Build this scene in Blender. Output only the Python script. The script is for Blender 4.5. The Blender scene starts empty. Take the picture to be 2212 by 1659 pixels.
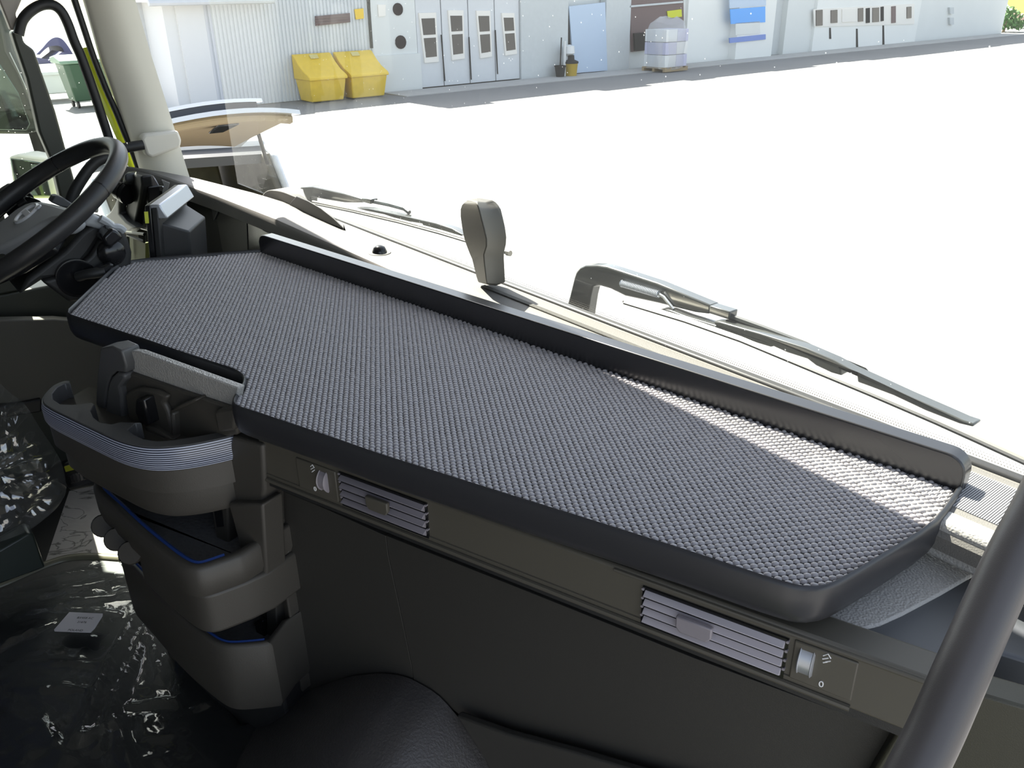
import bpy, bmesh, math, random
from mathutils import Vector, Matrix, noise
random.seed(7)
SC = bpy.context.scene
COL = SC.collection
PI = math.pi
V = Vector

# ------------------------------------------------------------------ camera, sky, sun, exposure
W, H, FPX = 2212.0, 1659.0, 1800.0
PITCH, YAW, ROLL = math.radians(25.3), math.radians(33.0), math.radians(1.0)
CAM = V((0, 0, 2.75))
fw = V((-math.sin(YAW)*math.cos(PITCH), math.cos(YAW)*math.cos(PITCH), -math.sin(PITCH)))
r0 = fw.cross(V((0, 0, 1))).normalized()
u0 = r0.cross(fw)
rt = r0*math.cos(ROLL) - u0*math.sin(ROLL)
up = u0*math.cos(ROLL) + r0*math.sin(ROLL)
cd = bpy.data.cameras.new('camera')
cam = bpy.data.objects.new('camera', cd)
COL.objects.link(cam)
cam.matrix_world = Matrix.Translation(CAM) @ Matrix((rt, up, -fw)).transposed().to_4x4()
cd.sensor_width = 36.0
cd.lens = 36.0*FPX/W
cd.clip_start, cd.clip_end = 0.02, 600
SC.camera = cam

# the truck's own frame: x to its right, y forward, origin at the windscreen base
PH = math.radians(18.5)
TX = V((math.cos(PH), -math.sin(PH), 0))
TY = V((math.sin(PH), math.cos(PH), 0))
TZ = V((0, 0, 1))
B0 = V((-.513, 1.14, 0))
def T(x, y, z): return B0 + TX*x + TY*y + TZ*z

SUN_EL = math.radians(50)
to_sun = (-TX*.993 + TY*.12).normalized()*math.cos(SUN_EL) + TZ*math.sin(SUN_EL)
sd = bpy.data.lights.new('sun', 'SUN')
sd.energy, sd.angle, sd.color = 27.0, math.radians(.53), (1.0, .95, .86)
so = bpy.data.objects.new('sun', sd)
COL.objects.link(so)
so.rotation_euler = to_sun.to_track_quat('Z', 'Y').to_euler()
so.location = (-6, 3, 12)

wd = bpy.data.worlds.new('sky')
SC.world = wd
wd.use_nodes = True
nt = wd.node_tree
bg = nt.nodes['Background']
sky = nt.nodes.new('ShaderNodeTexSky')
sky.sky_type = 'NISHITA'
sky.sun_disc = False
sky.sun_elevation = SUN_EL
sky.sun_rotation = math.atan2(to_sun.x, to_sun.y)
sky.air_density, sky.dust_density, sky.ozone_density = 1.0, 2.0, 1.0
hs_ = nt.nodes.new('ShaderNodeHueSaturation')
hs_.inputs['Saturation'].default_value = .55
nt.links.new(sky.outputs[0], hs_.inputs['Color'])
nt.links.new(hs_.outputs[0], bg.inputs[0])
bg.inputs[1].default_value = .42

SC.view_settings.view_transform = 'Standard'
SC.view_settings.look = 'None'
SC.view_settings.exposure = 0.0
SC.view_settings.gamma = 1.0
SC.view_settings.use_curve_mapping = False

# ------------------------------------------------------------------ pixel -> point on a real plane
def ray(px, py): return fw + rt*((px-W/2)/FPX) - up*((py-H/2)/FPX)
def onp(px, py, p0, n):
    d = ray(px, py)
    return CAM + d*((p0-CAM).dot(n)/d.dot(n))
def Z(px, py, z): return onp(px, py, V((0, 0, z)), TZ)
def YW(px, py, y): return onp(px, py, V((0, y, 0)), V((0, 1, 0)))
def X(px, py, x): return onp(px, py, B0+TX*x, TX)
def Y(px, py, y): return onp(px, py, B0+TY*y, TY)
def D(px, py, d): return CAM + ray(px, py)*d
def loc(p):
    q = p - B0
    return V((q.dot(TX), q.dot(TY), p.z))

# ------------------------------------------------------------------ mesh helpers
class G:
    def __init__(s): s.v, s.f = [], []
    def add(s, vs, fs):
        o = len(s.v)
        s.v += [V(p) for p in vs]
        s.f += [tuple(i+o for i in f) for f in fs]
        return s
def prism(poly, vec, g=None):
    g = g or G()
    n = len(poly)
    vec = V(vec)
    g.add(list(poly)+[V(p)+vec for p in poly],
          [tuple(range(n-1, -1, -1)), tuple(range(n, 2*n))]+[(i, (i+1) % n, n+(i+1) % n, n+i) for i in range(n)])
    return g
def loft(rings, closed=False, cap=True, g=None, ring_closed=True):
    g = g or G()
    n = len(rings[0]); m = len(rings)
    vs = [p for r in rings for p in r]
    fs = []
    for i in range(m if closed else m-1):
        a, b = i*n, ((i+1) % m)*n
        for j in range(n if ring_closed else n-1):
            k = (j+1) % n
            fs.append((a+j, a+k, b+k, b+j))
    if cap and not closed and ring_closed:
        fs.append(tuple(range(n-1, -1, -1)))
        fs.append(tuple((m-1)*n+i for i in range(n)))
    return g.add(vs, fs)
def box(c, ax, ay, az, g=None):
    g = g or G()
    c, ax, ay, az = V(c), V(ax), V(ay), V(az)
    b = [c-ax-ay-az, c+ax-ay-az, c+ax+ay-az, c-ax+ay-az]
    return prism(b, az*2, g)
def tbox(x0, x1, y0, y1, z0, z1, g=None):
    return prism([T(x0, y0, z0), T(x1, y0, z0), T(x1, y1, z0), T(x0, y1, z0)], (0, 0, z1-z0), g)
def frames(pts, closed=False):
    n = len(pts); out = []
    prev = None
    for i in range(n):
        if closed: t = pts[(i+1) % n]-pts[i-1]
        else: t = pts[min(i+1, n-1)]-pts[max(i-1, 0)]
        t = t.normalized()
        if prev is None:
            a = V((0, 0, 1)) if abs(t.z) < .9 else V((1, 0, 0))
        else: a = prev
        a = (a - t*a.dot(t)).normalized()
        prev = a
        out.append((t, a, t.cross(a)))
    return out
def tube(pts, r, n=10, closed=False, g=None):
    pts = [V(p) for p in pts]
    fr = frames(pts, closed)
    rings = []
    for i, (p, (t, a, b)) in enumerate(zip(pts, fr)):
        rr = r[i] if isinstance(r, (list, tuple)) else r
        rings.append([p + a*rr*math.cos(2*PI*k/n) + b*rr*math.sin(2*PI*k/n) for k in range(n)])
    return loft(rings, closed, True, g)
def smooth_path(pts, k=6, closed=False):
    pts = [V(p) for p in pts]; n = len(pts); out = []
    for i in range(n if closed else n-1):
        p0 = pts[i-1] if closed or i > 0 else pts[i]
        p1, p2 = pts[i], pts[(i+1) % n]
        p3 = pts[(i+2) % n] if closed or i+2 < n else p2
        for j in range(k):
            t = j/k
            out.append(.5*((2*p1)+(p2-p0)*t+(2*p0-5*p1+4*p2-p3)*t*t+(3*p1-p0-3*p2+p3)*t**3))
    if not closed: out.append(pts[-1])
    return out
def lathe(c, axis, prof, n=16, g=None):
    axis = V(axis).normalized()
    a = axis.orthogonal().normalized(); b = axis.cross(a)
    rings = [[V(c)+axis*h+(a*math.cos(2*PI*k/n)+b*math.sin(2*PI*k/n))*r for k in range(n)] for r, h in prof]
    return loft(rings, False, True, g)
def pp(fn, pix, vec, g=None):
    return prism([fn(*p) for p in pix], vec, g)

def world_loc(o):
    p = V((0, 0, 0))
    while o: p += o.location; o = o.parent
    return p
def ob(name, g, mat, parent=None, bev=0, seg=2, sub=0, smooth=True, angle=38):
    me = bpy.data.meshes.new(name)
    if parent: org = world_loc(parent)
    else:
        mn = [min(p[i] for p in g.v) for i in range(3)]; mx = [max(p[i] for p in g.v) for i in range(3)]
        org = V(((mn[0]+mx[0])/2, (mn[1]+mx[1])/2, mn[2]))
    me.from_pydata([p-org for p in g.v], [], g.f)
    bm = bmesh.new(); bm.from_mesh(me)
    bmesh.ops.recalc_face_normals(bm, faces=bm.faces)
    bm.to_mesh(me); bm.free()
    if smooth:
        me.polygons.foreach_set('use_smooth', [True]*len(me.polygons))
        me.set_sharp_from_angle(angle=math.radians(angle))
    me.materials.append(mat)
    o = bpy.data.objects.new(name, me)
    COL.objects.link(o)
    if parent: o.parent = parent
    else: o.location = org
    if bev:
        b = o.modifiers.new('bevel', 'BEVEL'); b.width = bev; b.segments = seg; b.limit_method = 'ANGLE'; b.angle_limit = math.radians(32)
        b.use_clamp_overlap = True
        b.harden_normals = False
    if sub:
        s = o.modifiers.new('sub', 'SUBSURF'); s.levels = s.render_levels = sub
    return o
def tag(o, label, cat, group=None):
    o['label'] = label; o['category'] = cat
    if group: o['group'] = group
    return o
def thing(name, label, cat, at, group=None):
    o = bpy.data.objects.new(name, None); COL.objects.link(o)
    o.location = at; o.empty_display_size = .05
    return tag(o, label, cat, group)
def holder(name, at, kind='structure', parent=None):
    o = bpy.data.objects.new(name, None); COL.objects.link(o)
    o.location = at - (world_loc(parent) if parent else V((0, 0, 0))); o.parent = parent
    if not parent: o['kind'] = kind
    return o
def part(o, label): o['label'] = label; return o
def struct(o): o['kind'] = 'structure'; return o
def stuff(o): o['kind'] = 'stuff'; return o
def text(name, s, mat, parent, c, xdir, ydir, size, depth=.0004):
    cu = bpy.data.curves.new(name, 'FONT'); cu.body = s; cu.size = size; cu.align_x = 'CENTER'; cu.align_y = 'CENTER'; cu.extrude = depth
    cu.materials.append(mat)
    tmp = bpy.data.objects.new('tmp', cu); COL.objects.link(tmp)
    me = bpy.data.meshes.new_from_object(tmp.evaluated_get(bpy.context.evaluated_depsgraph_get()))
    bpy.data.objects.remove(tmp)
    o = bpy.data.objects.new(name, me); COL.objects.link(o); o.parent = parent
    x = V(xdir).normalized(); z = x.cross(V(ydir)).normalized(); y = z.cross(x)
    M = Matrix((x, y, z)).transposed().to_4x4()
    o.matrix_local = Matrix.Translation(V(c)-world_loc(parent)) @ M
    return o

# ------------------------------------------------------------------ materials
def mat(name, col, rough=.5, metal=0, spec=.5, bump=None, var=0, coat=0, sheen=0, vscale=8):
    m = bpy.data.materials.new(name); m.use_nodes = True
    n = m.node_tree.nodes; l = m.node_tree.links
    b = n['Principled BSDF']
    b.inputs['Base Color'].default_value = (*col, 1)
    b.inputs['Roughness'].default_value = rough
    b.inputs['Metallic'].default_value = metal
    b.inputs['Specular IOR Level'].default_value = spec
    b.inputs['Coat Weight'].default_value = coat
    tc = n.new('ShaderNodeTexCoord')
    if var:
        t = n.new('ShaderNodeTexNoise'); t.inputs['Scale'].default_value = vscale; t.inputs['Detail'].default_value = 5
        mr = n.new('ShaderNodeMix'); mr.data_type = 'RGBA'
        l.new(tc.outputs['Object'], t.inputs['Vector']); l.new(t.outputs[0], mr.inputs[0])
        mr.inputs[6].default_value = (*[c*(1-var) for c in col], 1); mr.inputs[7].default_value = (*[min(1, c*(1+var)) for c in col], 1)
        l.new(mr.outputs[2], b.inputs['Base Color'])
    if bump:
        kind, sc, st, dist = bump
        if kind == 'leather':
            t = n.new('ShaderNodeTexVoronoi'); t.inputs['Scale'].default_value = sc; out = t.outputs['Distance']
            t.feature = 'SMOOTH_F1'
        else:
            t = n.new('ShaderNodeTexNoise'); t.inputs['Scale'].default_value = sc; t.inputs['Detail'].default_value = 3; out = t.outputs[0]
        l.new(tc.outputs['Object'], t.inputs['Vector'])
        bp = n.new('ShaderNodeBump'); bp.inputs['Strength'].default_value = st; bp.inputs['Distance'].default_value = dist
        l.new(out, bp.inputs['Height']); l.new(bp.outputs[0], b.inputs['Normal'])
    return m
GR = ('noise', 900, .35, .0006)
M = {}
M['tray'] = mat('black_satin_plastic', (.030, .030, .033), .36, spec=.5, bump=('noise', 1500, .12, .0003))
M['rail'] = mat('black_satin_rail', (.020, .020, .022), .25, spec=.7)
M['mat'] = mat('grey_woven_vinyl', (.34, .325, .33), .28, spec=.5)
M['matbase'] = mat('dark_mat_backing', (.015, .015, .016), .7)
M['dash'] = mat('dark_soft_plastic', (.033, .031, .027), .55, bump=GR)
M['dashtop'] = mat('dark_grey_dash_skin', (.145, .138, .125), .62, bump=('leather', 700, .4, .0008))
M['dashdark'] = mat('black_soft_plastic', (.018, .018, .018), .5, bump=GR)
M['fascia'] = mat('olive_grey_plastic', (.078, .071, .056), .5, bump=('noise', 1400, .15, .0003))
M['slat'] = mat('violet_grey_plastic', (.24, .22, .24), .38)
M['slatlit'] = mat('violet_grey_plastic_lit', (.46, .43, .46), .36)  # lit copy of the slat plastic, door light put into the colour
M['leather'] = mat('grained_grey_skin', (.36, .35, .33), .42, bump=('leather', 420, .8, .0012))
M['deck'] = mat('smooth_blue_grey_plastic', (.060, .064, .070), .42, bump=('noise', 1400, .1, .0003))
M['storage'] = mat('taupe_grey_plastic', (.058, .053, .045), .46, bump=GR)
M['storagelit'] = mat('taupe_grey_plastic_lit', (.075, .075, .075), .42, bump=GR)  # lit copy of the storage plastic, light on rim and post painted in
M['liner'] = mat('blue_rubber_liner', (.012, .045, .21), .5)
M['knob'] = mat('brown_black_knob', (.05, .045, .037), .24)
M['dots'] = mat('dotted_rubber_floor', (.13, .13, .13), .6, bump=('leather', 160, .8, .002))
M['black'] = mat('black_rubber', (.012, .012, .013), .5)
M['gloss'] = mat('glossy_black_plastic', (.010, .010, .011), .18)
M['wheel'] = mat('black_leather_rim', (.022, .022, .023), .40, bump=('leather', 900, .25, .0005))
M['hub'] = mat('grey_airbag_pad', (.36, .375, .39), .42, bump=GR)
M['chrome'] = mat('satin_chrome', (.85, .86, .88), .3, .1)
M['silver'] = mat('silver_painted_plastic', (.50, .52, .55), .35, .6)
M['screen'] = mat('blue_dark_screen', (.015, .030, .055), .15, coat=.6)
M['cream'] = mat('cream_pillar_trim', (.80, .77, .67), .6, bump=('noise', 500, .15, .0005))
M['lime'] = mat('lime_green_truck_paint', (.36, .42, .02), .3, coat=.5)
M['olive'] = mat('dark_olive_door_trim', (.040, .044, .034), .45)
M['mirror'] = mat('mirror_glass', (.10, .13, .11), .03, 1)  # dark green tint paints in the dark reflection
M['mirrorbody'] = mat('dark_green_black_housing', (.022, .030, .026), .35)
M['white'] = mat('white_plastic', (.75, .75, .74), .4)
M['yellow'] = mat('yellow_plastic', (.78, .52, .03), .45, var=.12)
M['hivis'] = mat('yellow_pedal_band', (.60, .62, .01), .5)
M['green'] = mat('green_bin_plastic', (.035, .10, .05), .4)
M['red'] = mat('red_light_lens', (.7, .06, .04), .2)
M['carwhite'] = mat('white_car_paint', (.62, .64, .68), .25, coat=.6)
M['carlining'] = mat('tan_tailgate_lining', (.30, .23, .14), .6)
M['cardark'] = mat('dark_car_interior', (.12, .105, .075), .6, var=.5, vscale=6)
M['carglass'] = mat('dark_car_glass', (.03, .032, .035), .08)
M['steel'] = mat('brushed_dark_steel', (.26, .25, .22), .35, .8)
M['wiper'] = mat('dark_wiper_paint', (.040, .043, .042), .22, coat=.4)
M['navy'] = mat('navy_cloth', (.012, .022, .085), .8, bump=('noise', 300, .4, .002))
M['grip'] = mat('grab_bar_rubber', (.068, .062, .060), .42, bump=('noise', 1200, .25, .0004))
M['print'] = mat('white_print', (.8, .8, .8), .5)
M['ink'] = mat('grey_ink', (.06, .06, .07), .6)
M['label'] = mat('white_paper_label', (.62, .60, .64), .55)
M['roof'] = mat('grey_headliner', (.24, .235, .22), .8)
M['bwall'] = mat('pale_grey_render', (.72, .73, .71), .8, var=.05, vscale=.8)
M['bwallwhite'] = mat('white_render', (.82, .82, .79), .8, var=.04, vscale=.8)
M['bsheet'] = mat('grey_profiled_sheet', (.62, .64, .65), .5, var=.05, vscale=.6)
M['bpier'] = mat('grey_concrete_pier', (.58, .60, .60), .8, var=.06)
M['bdoor'] = mat('pale_grey_door_paint', (.66, .67, .685), .5, var=.04)
M['bblue'] = mat('pale_blue_door_paint', (.50, .60, .74), .5)
M['bframe'] = mat('off_white_window_frame', (.84, .80, .74), .6)
M['bglass'] = mat('building_window_glass', (.085, .075, .068), .1, spec=.5)
M['bbrown'] = mat('brown_louvre', (.16, .105, .10), .6)
M['bdark'] = mat('dark_opening', (.02, .018, .016), .9)
M['vent'] = mat('dark_vent_cover', (.035, .022, .018), .7)
M['skyblue'] = mat('bright_blue_panel', (.10, .38, .90), .4)
M['bluestrip'] = mat('lilac_blue_strip', (.18, .27, .62), .5)
M['kerb'] = mat('concrete_apron', (.42, .41, .39), .9, var=.15, vscale=1.5)
M['orange'] = mat('rust_orange_paint', (.62, .25, .10), .7)
M['leafy'] = mat('green_leaves', (.06, .16, .025), .6, var=.4, vscale=20)
M['limeleaf'] = mat('lime_leaves', (.50, .55, .10), .6, var=.2)
M['carton'] = mat('pale_lilac_carton', (.55, .54, .68), .7)
M['wood'] = mat('pallet_wood', (.35, .26, .15), .8)
M['crate'] = mat('white_container_paint', (.72, .72, .72), .5)
M['tent'] = mat('violet_blue_canvas', (.07, .07, .16), .7)
M['paleyellow'] = mat('pale_yellow_render', (.80, .72, .42), .8)

def asphalt():
    m = mat('asphalt', (.30, .29, .275), .85)
    n = m.node_tree.nodes; l = m.node_tree.links; b = n['Principled BSDF']
    tc = n['Texture Coordinate']
    a = n.new('ShaderNodeTexNoise'); a.inputs['Scale'].default_value = .35; a.inputs['Detail'].default_value = 8
    c = n.new('ShaderNodeTexNoise'); c.inputs['Scale'].default_value = 45; c.inputs['Detail'].default_value = 2
    mx = n.new('ShaderNodeMix'); mx.data_type = 'RGBA'
    mx.inputs[6].default_value = (.15, .15, .15, 1); mx.inputs[7].default_value = (.21, .206, .20, 1)
    ad = n.new('ShaderNodeMath'); ad.operation = 'MULTIPLY_ADD'; ad.inputs[1].default_value = .35; 
    l.new(tc.outputs['Object'], a.inputs['Vector']); l.new(tc.outputs['Object'], c.inputs['Vector'])
    l.new(c.outputs[0], ad.inputs[0]); l.new(a.outputs[0], ad.inputs[2])
    l.new(ad.outputs[0], mx.inputs[0]); l.new(mx.outputs[2], b.inputs['Base Color'])
    return m
def marble():
    m = mat('white_marbled_paper', (.6, .58, .57), .6)
    n = m.node_tree.nodes; l = m.node_tree.links; b = n['Principled BSDF']; tc = n['Texture Coordinate']
    a = n.new('ShaderNodeTexNoise'); a.inputs['Scale'].default_value = 9; a.inputs['Detail'].default_value = 8; a.inputs['Distortion'].default_value = 1.2
    r = n.new('ShaderNodeValToRGB'); e = r.color_ramp.elements
    e[0].position = .42; e[0].color = (.50, .47, .46, 1); e[1].position = .62; e[1].color = (.46, .43, .42, 1)
    k = e.new(.505); k.color = (.12, .11, .10, 1); k2 = e.new(.485); k2.color = (.48, .46, .45, 1); k3 = e.new(.525); k3.color = (.50, .48, .46, 1)
    l.new(tc.outputs['Object'], a.inputs['Vector']); l.new(a.outputs[0], r.inputs[0]); l.new(r.outputs[0], b.inputs['Base Color'])
    return m
def pane(name, tint, dust=.02, gl=.05, speck=True):
    m = bpy.data.materials.new(name); m.use_nodes = True
    n = m.node_tree.nodes; l = m.node_tree.links
    n.remove(n['Principled BSDF'])
    out = n['Material Output']
    tr = n.new('ShaderNodeBsdfTransparent'); tr.inputs[0].default_value = (*tint, 1)
    g = n.new('ShaderNodeBsdfGlossy'); g.inputs['Roughness'].default_value = .01
    fr = n.new('ShaderNodeLayerWeight'); fr.inputs[0].default_value = .5
    pw = n.new('ShaderNodeMath'); pw.operation = 'POWER'; pw.inputs[1].default_value = 5
    l.new(fr.outputs['Facing'], pw.inputs[0])
    mm = n.new('ShaderNodeMath'); mm.operation = 'MULTIPLY_ADD'; mm.inputs[1].default_value = .25; mm.inputs[2].default_value = gl
    l.new(pw.outputs[0], mm.inputs[0])
    m1 = n.new('ShaderNodeMixShader'); l.new(mm.outputs[0], m1.inputs[0]); l.new(tr.outputs[0], m1.inputs[1]); l.new(g.outputs[0], m1.inputs[2])
    df = n.new('ShaderNodeBsdfTranslucent'); df.inputs[0].default_value = (.9, .9, .88, 1)
    m2 = n.new('ShaderNodeMixShader'); m2.inputs[0].default_value = dust
    if speck:
        tc = n.new('ShaderNodeTexCoord'); v = n.new('ShaderNodeTexVoronoi'); v.inputs['Scale'].default_value = 55
        l.new(tc.outputs['Object'], v.inputs['Vector'])
        lt = n.new('ShaderNodeMath'); lt.operation = 'LESS_THAN'; lt.inputs[1].default_value = .055; l.new(v.outputs['Distance'], lt.inputs[0])
        sc = n.new('ShaderNodeMath'); sc.operation = 'MULTIPLY_ADD'; sc.inputs[1].default_value = .35; sc.inputs[2].default_value = dust
        l.new(lt.outputs[0], sc.inputs[0]); l.new(sc.outputs[0], m2.inputs[0])
    l.new(m1.outputs[0], m2.inputs[1]); l.new(df.outputs[0], m2.inputs[2]); l.new(m2.outputs[0], out.inputs[0])
    return m
def film(name, tint, gloss, haze, rough=.12, scale=14):
    m = bpy.data.materials.new(name); m.use_nodes = True
    n = m.node_tree.nodes; l = m.node_tree.links
    n.remove(n['Principled BSDF']); out = n['Material Output']
    tr = n.new('ShaderNodeBsdfTransparent'); tr.inputs[0].default_value = (*tint, 1)
    g = n.new('ShaderNodeBsdfGlossy'); g.inputs['Roughness'].default_value = rough
    d = n.new('ShaderNodeBsdfTranslucent'); d.inputs[0].default_value = (.9, .92, .92, 1)
    d2 = n.new('ShaderNodeBsdfDiffuse'); d2.inputs[0].default_value = (.8, .82, .82, 1)
    tc = n.new('ShaderNodeTexCoord')
    w = n.new('ShaderNodeTexNoise'); w.noise_type = 'RIDGED_MULTIFRACTAL'; w.inputs['Scale'].default_value = scale; w.inputs['Detail'].default_value = 5; w.inputs['Distortion'].default_value = .6
    l.new(tc.outputs['Object'], w.inputs['Vector'])
    bp = n.new('ShaderNodeBump'); bp.inputs['Strength'].default_value = .8; bp.inputs['Distance'].default_value = .012
    l.new(w.outputs[0], bp.inputs['Height']); l.new(bp.outputs[0], g.inputs['Normal'])
    m0 = n.new('ShaderNodeMixShader'); m0.inputs[0].default_value = .5; l.new(d.outputs[0], m0.inputs[1]); l.new(d2.outputs[0], m0.inputs[2])
    m1 = n.new('ShaderNodeMixShader'); m1.inputs[0].default_value = gloss; l.new(tr.outputs[0], m1.inputs[1]); l.new(g.outputs[0], m1.inputs[2])
    m2 = n.new('ShaderNodeMixShader'); m2.inputs[0].default_value = haze; l.new(m1.outputs[0], m2.inputs[1]); l.new(m0.outputs[0], m2.inputs[2])
    l.new(m2.outputs[0], out.inputs[0])
    return m
def ribs(name, c1, c2, scale, rot, rough=.35):
    m = mat(name, c1, rough)
    n = m.node_tree.nodes; l = m.node_tree.links; b = n['Principled BSDF']; tc = n['Texture Coordinate']
    mp = n.new('ShaderNodeMapping'); mp.inputs['Rotation'].default_value = rot
    w = n.new('ShaderNodeTexWave'); w.inputs['Scale'].default_value = scale; w.bands_direction = 'Z'
    l.new(tc.outputs['Object'], mp.inputs[0]); l.new(mp.outputs[0], w.inputs['Vector'])
    r = n.new('ShaderNodeValToRGB'); r.color_ramp.elements[0].position = .42; r.color_ramp.elements[1].position = .58
    r.color_ramp.elements[0].color = (*c1, 1); r.color_ramp.elements[1].color = (*c2, 1)
    l.new(w.outputs[0], r.inputs[0]); l.new(r.outputs[0], b.inputs['Base Color'])
    return m
M['asphalt'] = asphalt()
M['marble'] = marble()
M['windscreen'] = pane('windscreen_glass', (.96, .975, .96), .012, .022)
M['sideglass'] = pane('side_window_glass', (.93, .96, .92), .0015, .02)
M['bag'] = film('clear_plastic_bag', (.93, .96, .96), .22, .07, .08, 12)
M['sheet'] = film('clear_plastic_sheet', (.95, .97, .97), .09, .002, .07, 6)
M['wrap'] = film('pallet_shrink_wrap', (.95, .95, .96), .10, .25, .2, 5)
M['carbon'] = ribs('blue_striped_trim', (.020, .024, .040), (.42, .45, .55), 95, (0, 0, 0), .3)

# ------------------------------------------------------------------ large structure: ground, cab shell
struct(ob('ground', prism([V((-260, -200, -.2)), V((160, -200, -.2)), V((160, 320, -.2)), V((-260, 320, -.2))], (0, 0, .2)), M['asphalt']))

FLOOR = 1.5
struct(ob('floor', tbox(-1.72, .62, -2.1, .02, FLOOR-.08, FLOOR), M['dashdark']))
struct(ob('ceiling', prism([T(-1.80, -2.2, 3.12), T(.78, -2.2, 3.12), T(.78, -.105, 3.12), T(-.14, -.068, 3.12), T(-1.80, -.002, 3.12)], (0, 0, .08)), M['roof'], bev=.006))
struct(ob('wall_back', tbox(-1.80, .78, -2.28, -2.2, 1.3, 3.2), M['roof']))
struct(ob('wall_right', tbox(.70, .80, -2.2, -1.50, 1.3, 3.15), M['roof'], bev=.006))
struct(ob('trim_6', tbox(-1.76, .76, -2.25, .02, .55, FLOOR-.085), M['lime'], bev=.03))
struct(ob('wall_front', tbox(-1.72, .72, .02, .06, 1.2, 2.19), M['dashdark']))

# left side wall round the driver's window
gw = G()
tbox(-1.76, -1.68, -2.2, .02, 1.3, 2.03, gw)
tbox(-1.76, -1.68, -.20, -.10, 2.03, 2.20, gw)
tbox(-1.76, -1.68, -2.2, -.25, 2.76, 3.15, gw)
tbox(-1.76, -1.68, -2.2, -.60, 2.03, 2.76, gw)  # unseen rear part, brought forward to block sun from the tunnel
struct(ob('wall_left', gw, M['olive'], bev=.006))
struct(ob('trim_4', tbox(-1.80, -1.765, -2.2, -.25, .55, 2.0), M['lime'], bev=.01))

# cream windscreen pillar
lp = [(172, -40), (221, 133), (278, 291), (304, 374)]
rp = [(281, -40), (326, 117), (377, 278), (410, 384)]
rings = []
for (a, b) in zip(lp, rp):
    A, B = X(*a, -1.66), X(*b, -1.61)
    mid = (A+B)/2 + TX*.022 - TY*.012
    q = A*.25+B*.75 + TX*.016 - TY*.006
    rings.append([A, A*.8+mid*.2+TX*.006, mid, q, B, B - TX*.10 + TY*.01, A - TX*.02])
top = [p + (rings[0][0]-rings[1][0]).normalized()*.30 for p in rings[0]]
pil = holder('trim_1', X(356, 372, -1.62))
part(ob('pillar_cover', loft([top]+rings), M['cream'], pil), 'cream windscreen pillar cover')

# windscreen pane, its black bottom seal and the dotted border
ws = G()
prism([T(-1.60, .004, 2.245), T(.80, .004, 2.245), T(.80, -.098, 3.14), T(-1.60, .002, 3.14)], TY*.005, ws)
wsh = holder('window_1', T(-.4, 0, 2.245))
part(ob('glass', ws, M['windscreen'], wsh, smooth=False), 'windscreen pane')
part(ob('seal', tbox(-1.05, .80, .006, .022, 2.236, 2.2525), M['black'], wsh, bev=.004), 'black rubber bottom seal')
gd = G()
for k in range(420):
    for j in range(3):
        c = T(-.62+k*.0034+(j % 2)*.0017, .0022-.0012*j/26, 2.264+j*.0034)
        s = .0010-.00022*j
        pts = [c+TX*s*math.cos(a*PI/3)+TZ*s*math.sin(a*PI/3) for a in range(6)]
        gd.add(pts, [tuple(range(6))])
stuff(ob('dotted_border', gd, M['bframe'], wsh, smooth=False))  # dots tinted off-white, bloom over the print put into their colour

# left door: inner panel below, window seals, lime pillar strip, divider
dr = holder('door_1', T(-1.66, -.7, 1.6))
ob('inner_panel', pp(lambda a, b: X(a, b, -1.60), [(-260, 700), (0, 692), (120, 690), (250, 700), (250, 880), (120, 866), (0, 872), (-260, 900)], -TX*.04), mat('grey_door_panel', (.105, .10, .085), .6, bump=GR), dr, bev=.004)
ob('lower_strip', pp(lambda a, b: X(a, b, -1.585), [(-260, 905), (0, 880), (90, 862), (90, 890), (0, 905), (-260, 935)], -TX*.03), M['black'], dr, bev=.004)
arch = [(40, 75), (48, 45), (66, 24), (90, 11), (114, 11), (132, 24), (146, 50), (160, 88), (175, 122), (196, 180), (216, 240), (233, 292), (248, 340), (262, 390)]
ob('window_seal', tube(smooth_path([X(*p, -1.66) for p in arch], 4), .0125, 10), M['black'], dr)
a2 = [(152, -30), (161, 0), (181, 60), (201, 120), (228, 190), (250, 240), (268, 285), (287, 330), (304, 378)]
ob('pillar_seal', tube(smooth_path([X(p[0], p[1], -1.672) for p in a2], 4), .0085, 10), M['black'], dr)
a3 = [(182, 103), (188, 120), (214, 190), (236, 240), (255, 285), (275, 330), (292, 372)]
g3 = loft([[X(p[0]-9, p[1]+2, -1.69), X(p[0]+9, p[1]-2, -1.69), X(p[0]+9, p[1]-2, -1.70), X(p[0]-9, p[1]+2, -1.70)] for p in a3])
part(ob('lime_frame', g3, M['lime'], dr), 'lime green painted door frame')
dv = [(24, 68), (45, 62), (52, 92), (74, 108), (120, 240), (162, 392), (176, 450), (140, 470), (112, 350), (84, 285), (58, 170), (34, 100)]
part(ob('window_divider', pp(lambda a, b: X(a, b, -1.70), dv, -TX*.04), M['olive'], dr, bev=.006), 'dark olive window divider')
part(ob('upper_trim', pp(lambda a, b: X(a, b, -1.67), [(-10, -20), (60, -30), (34, 30), (44, 62), (24, 66), (14, 40)], -TX*.03), mat('grey_beige_trim', (.30, .27, .24), .5), dr, bev=.004), 'grey beige upper trim')
w2 = holder('window_2', T(-1.71, -.7, 2.0))
part(ob('glass', prism([T(-1.715, -.82, 2.0), T(-1.715, -.22, 2.0), T(-1.715, -.22, 2.78), T(-1.715, -.82, 2.78)], -TX*.004), M['sideglass'], w2, smooth=False), 'driver window pane')
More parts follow.
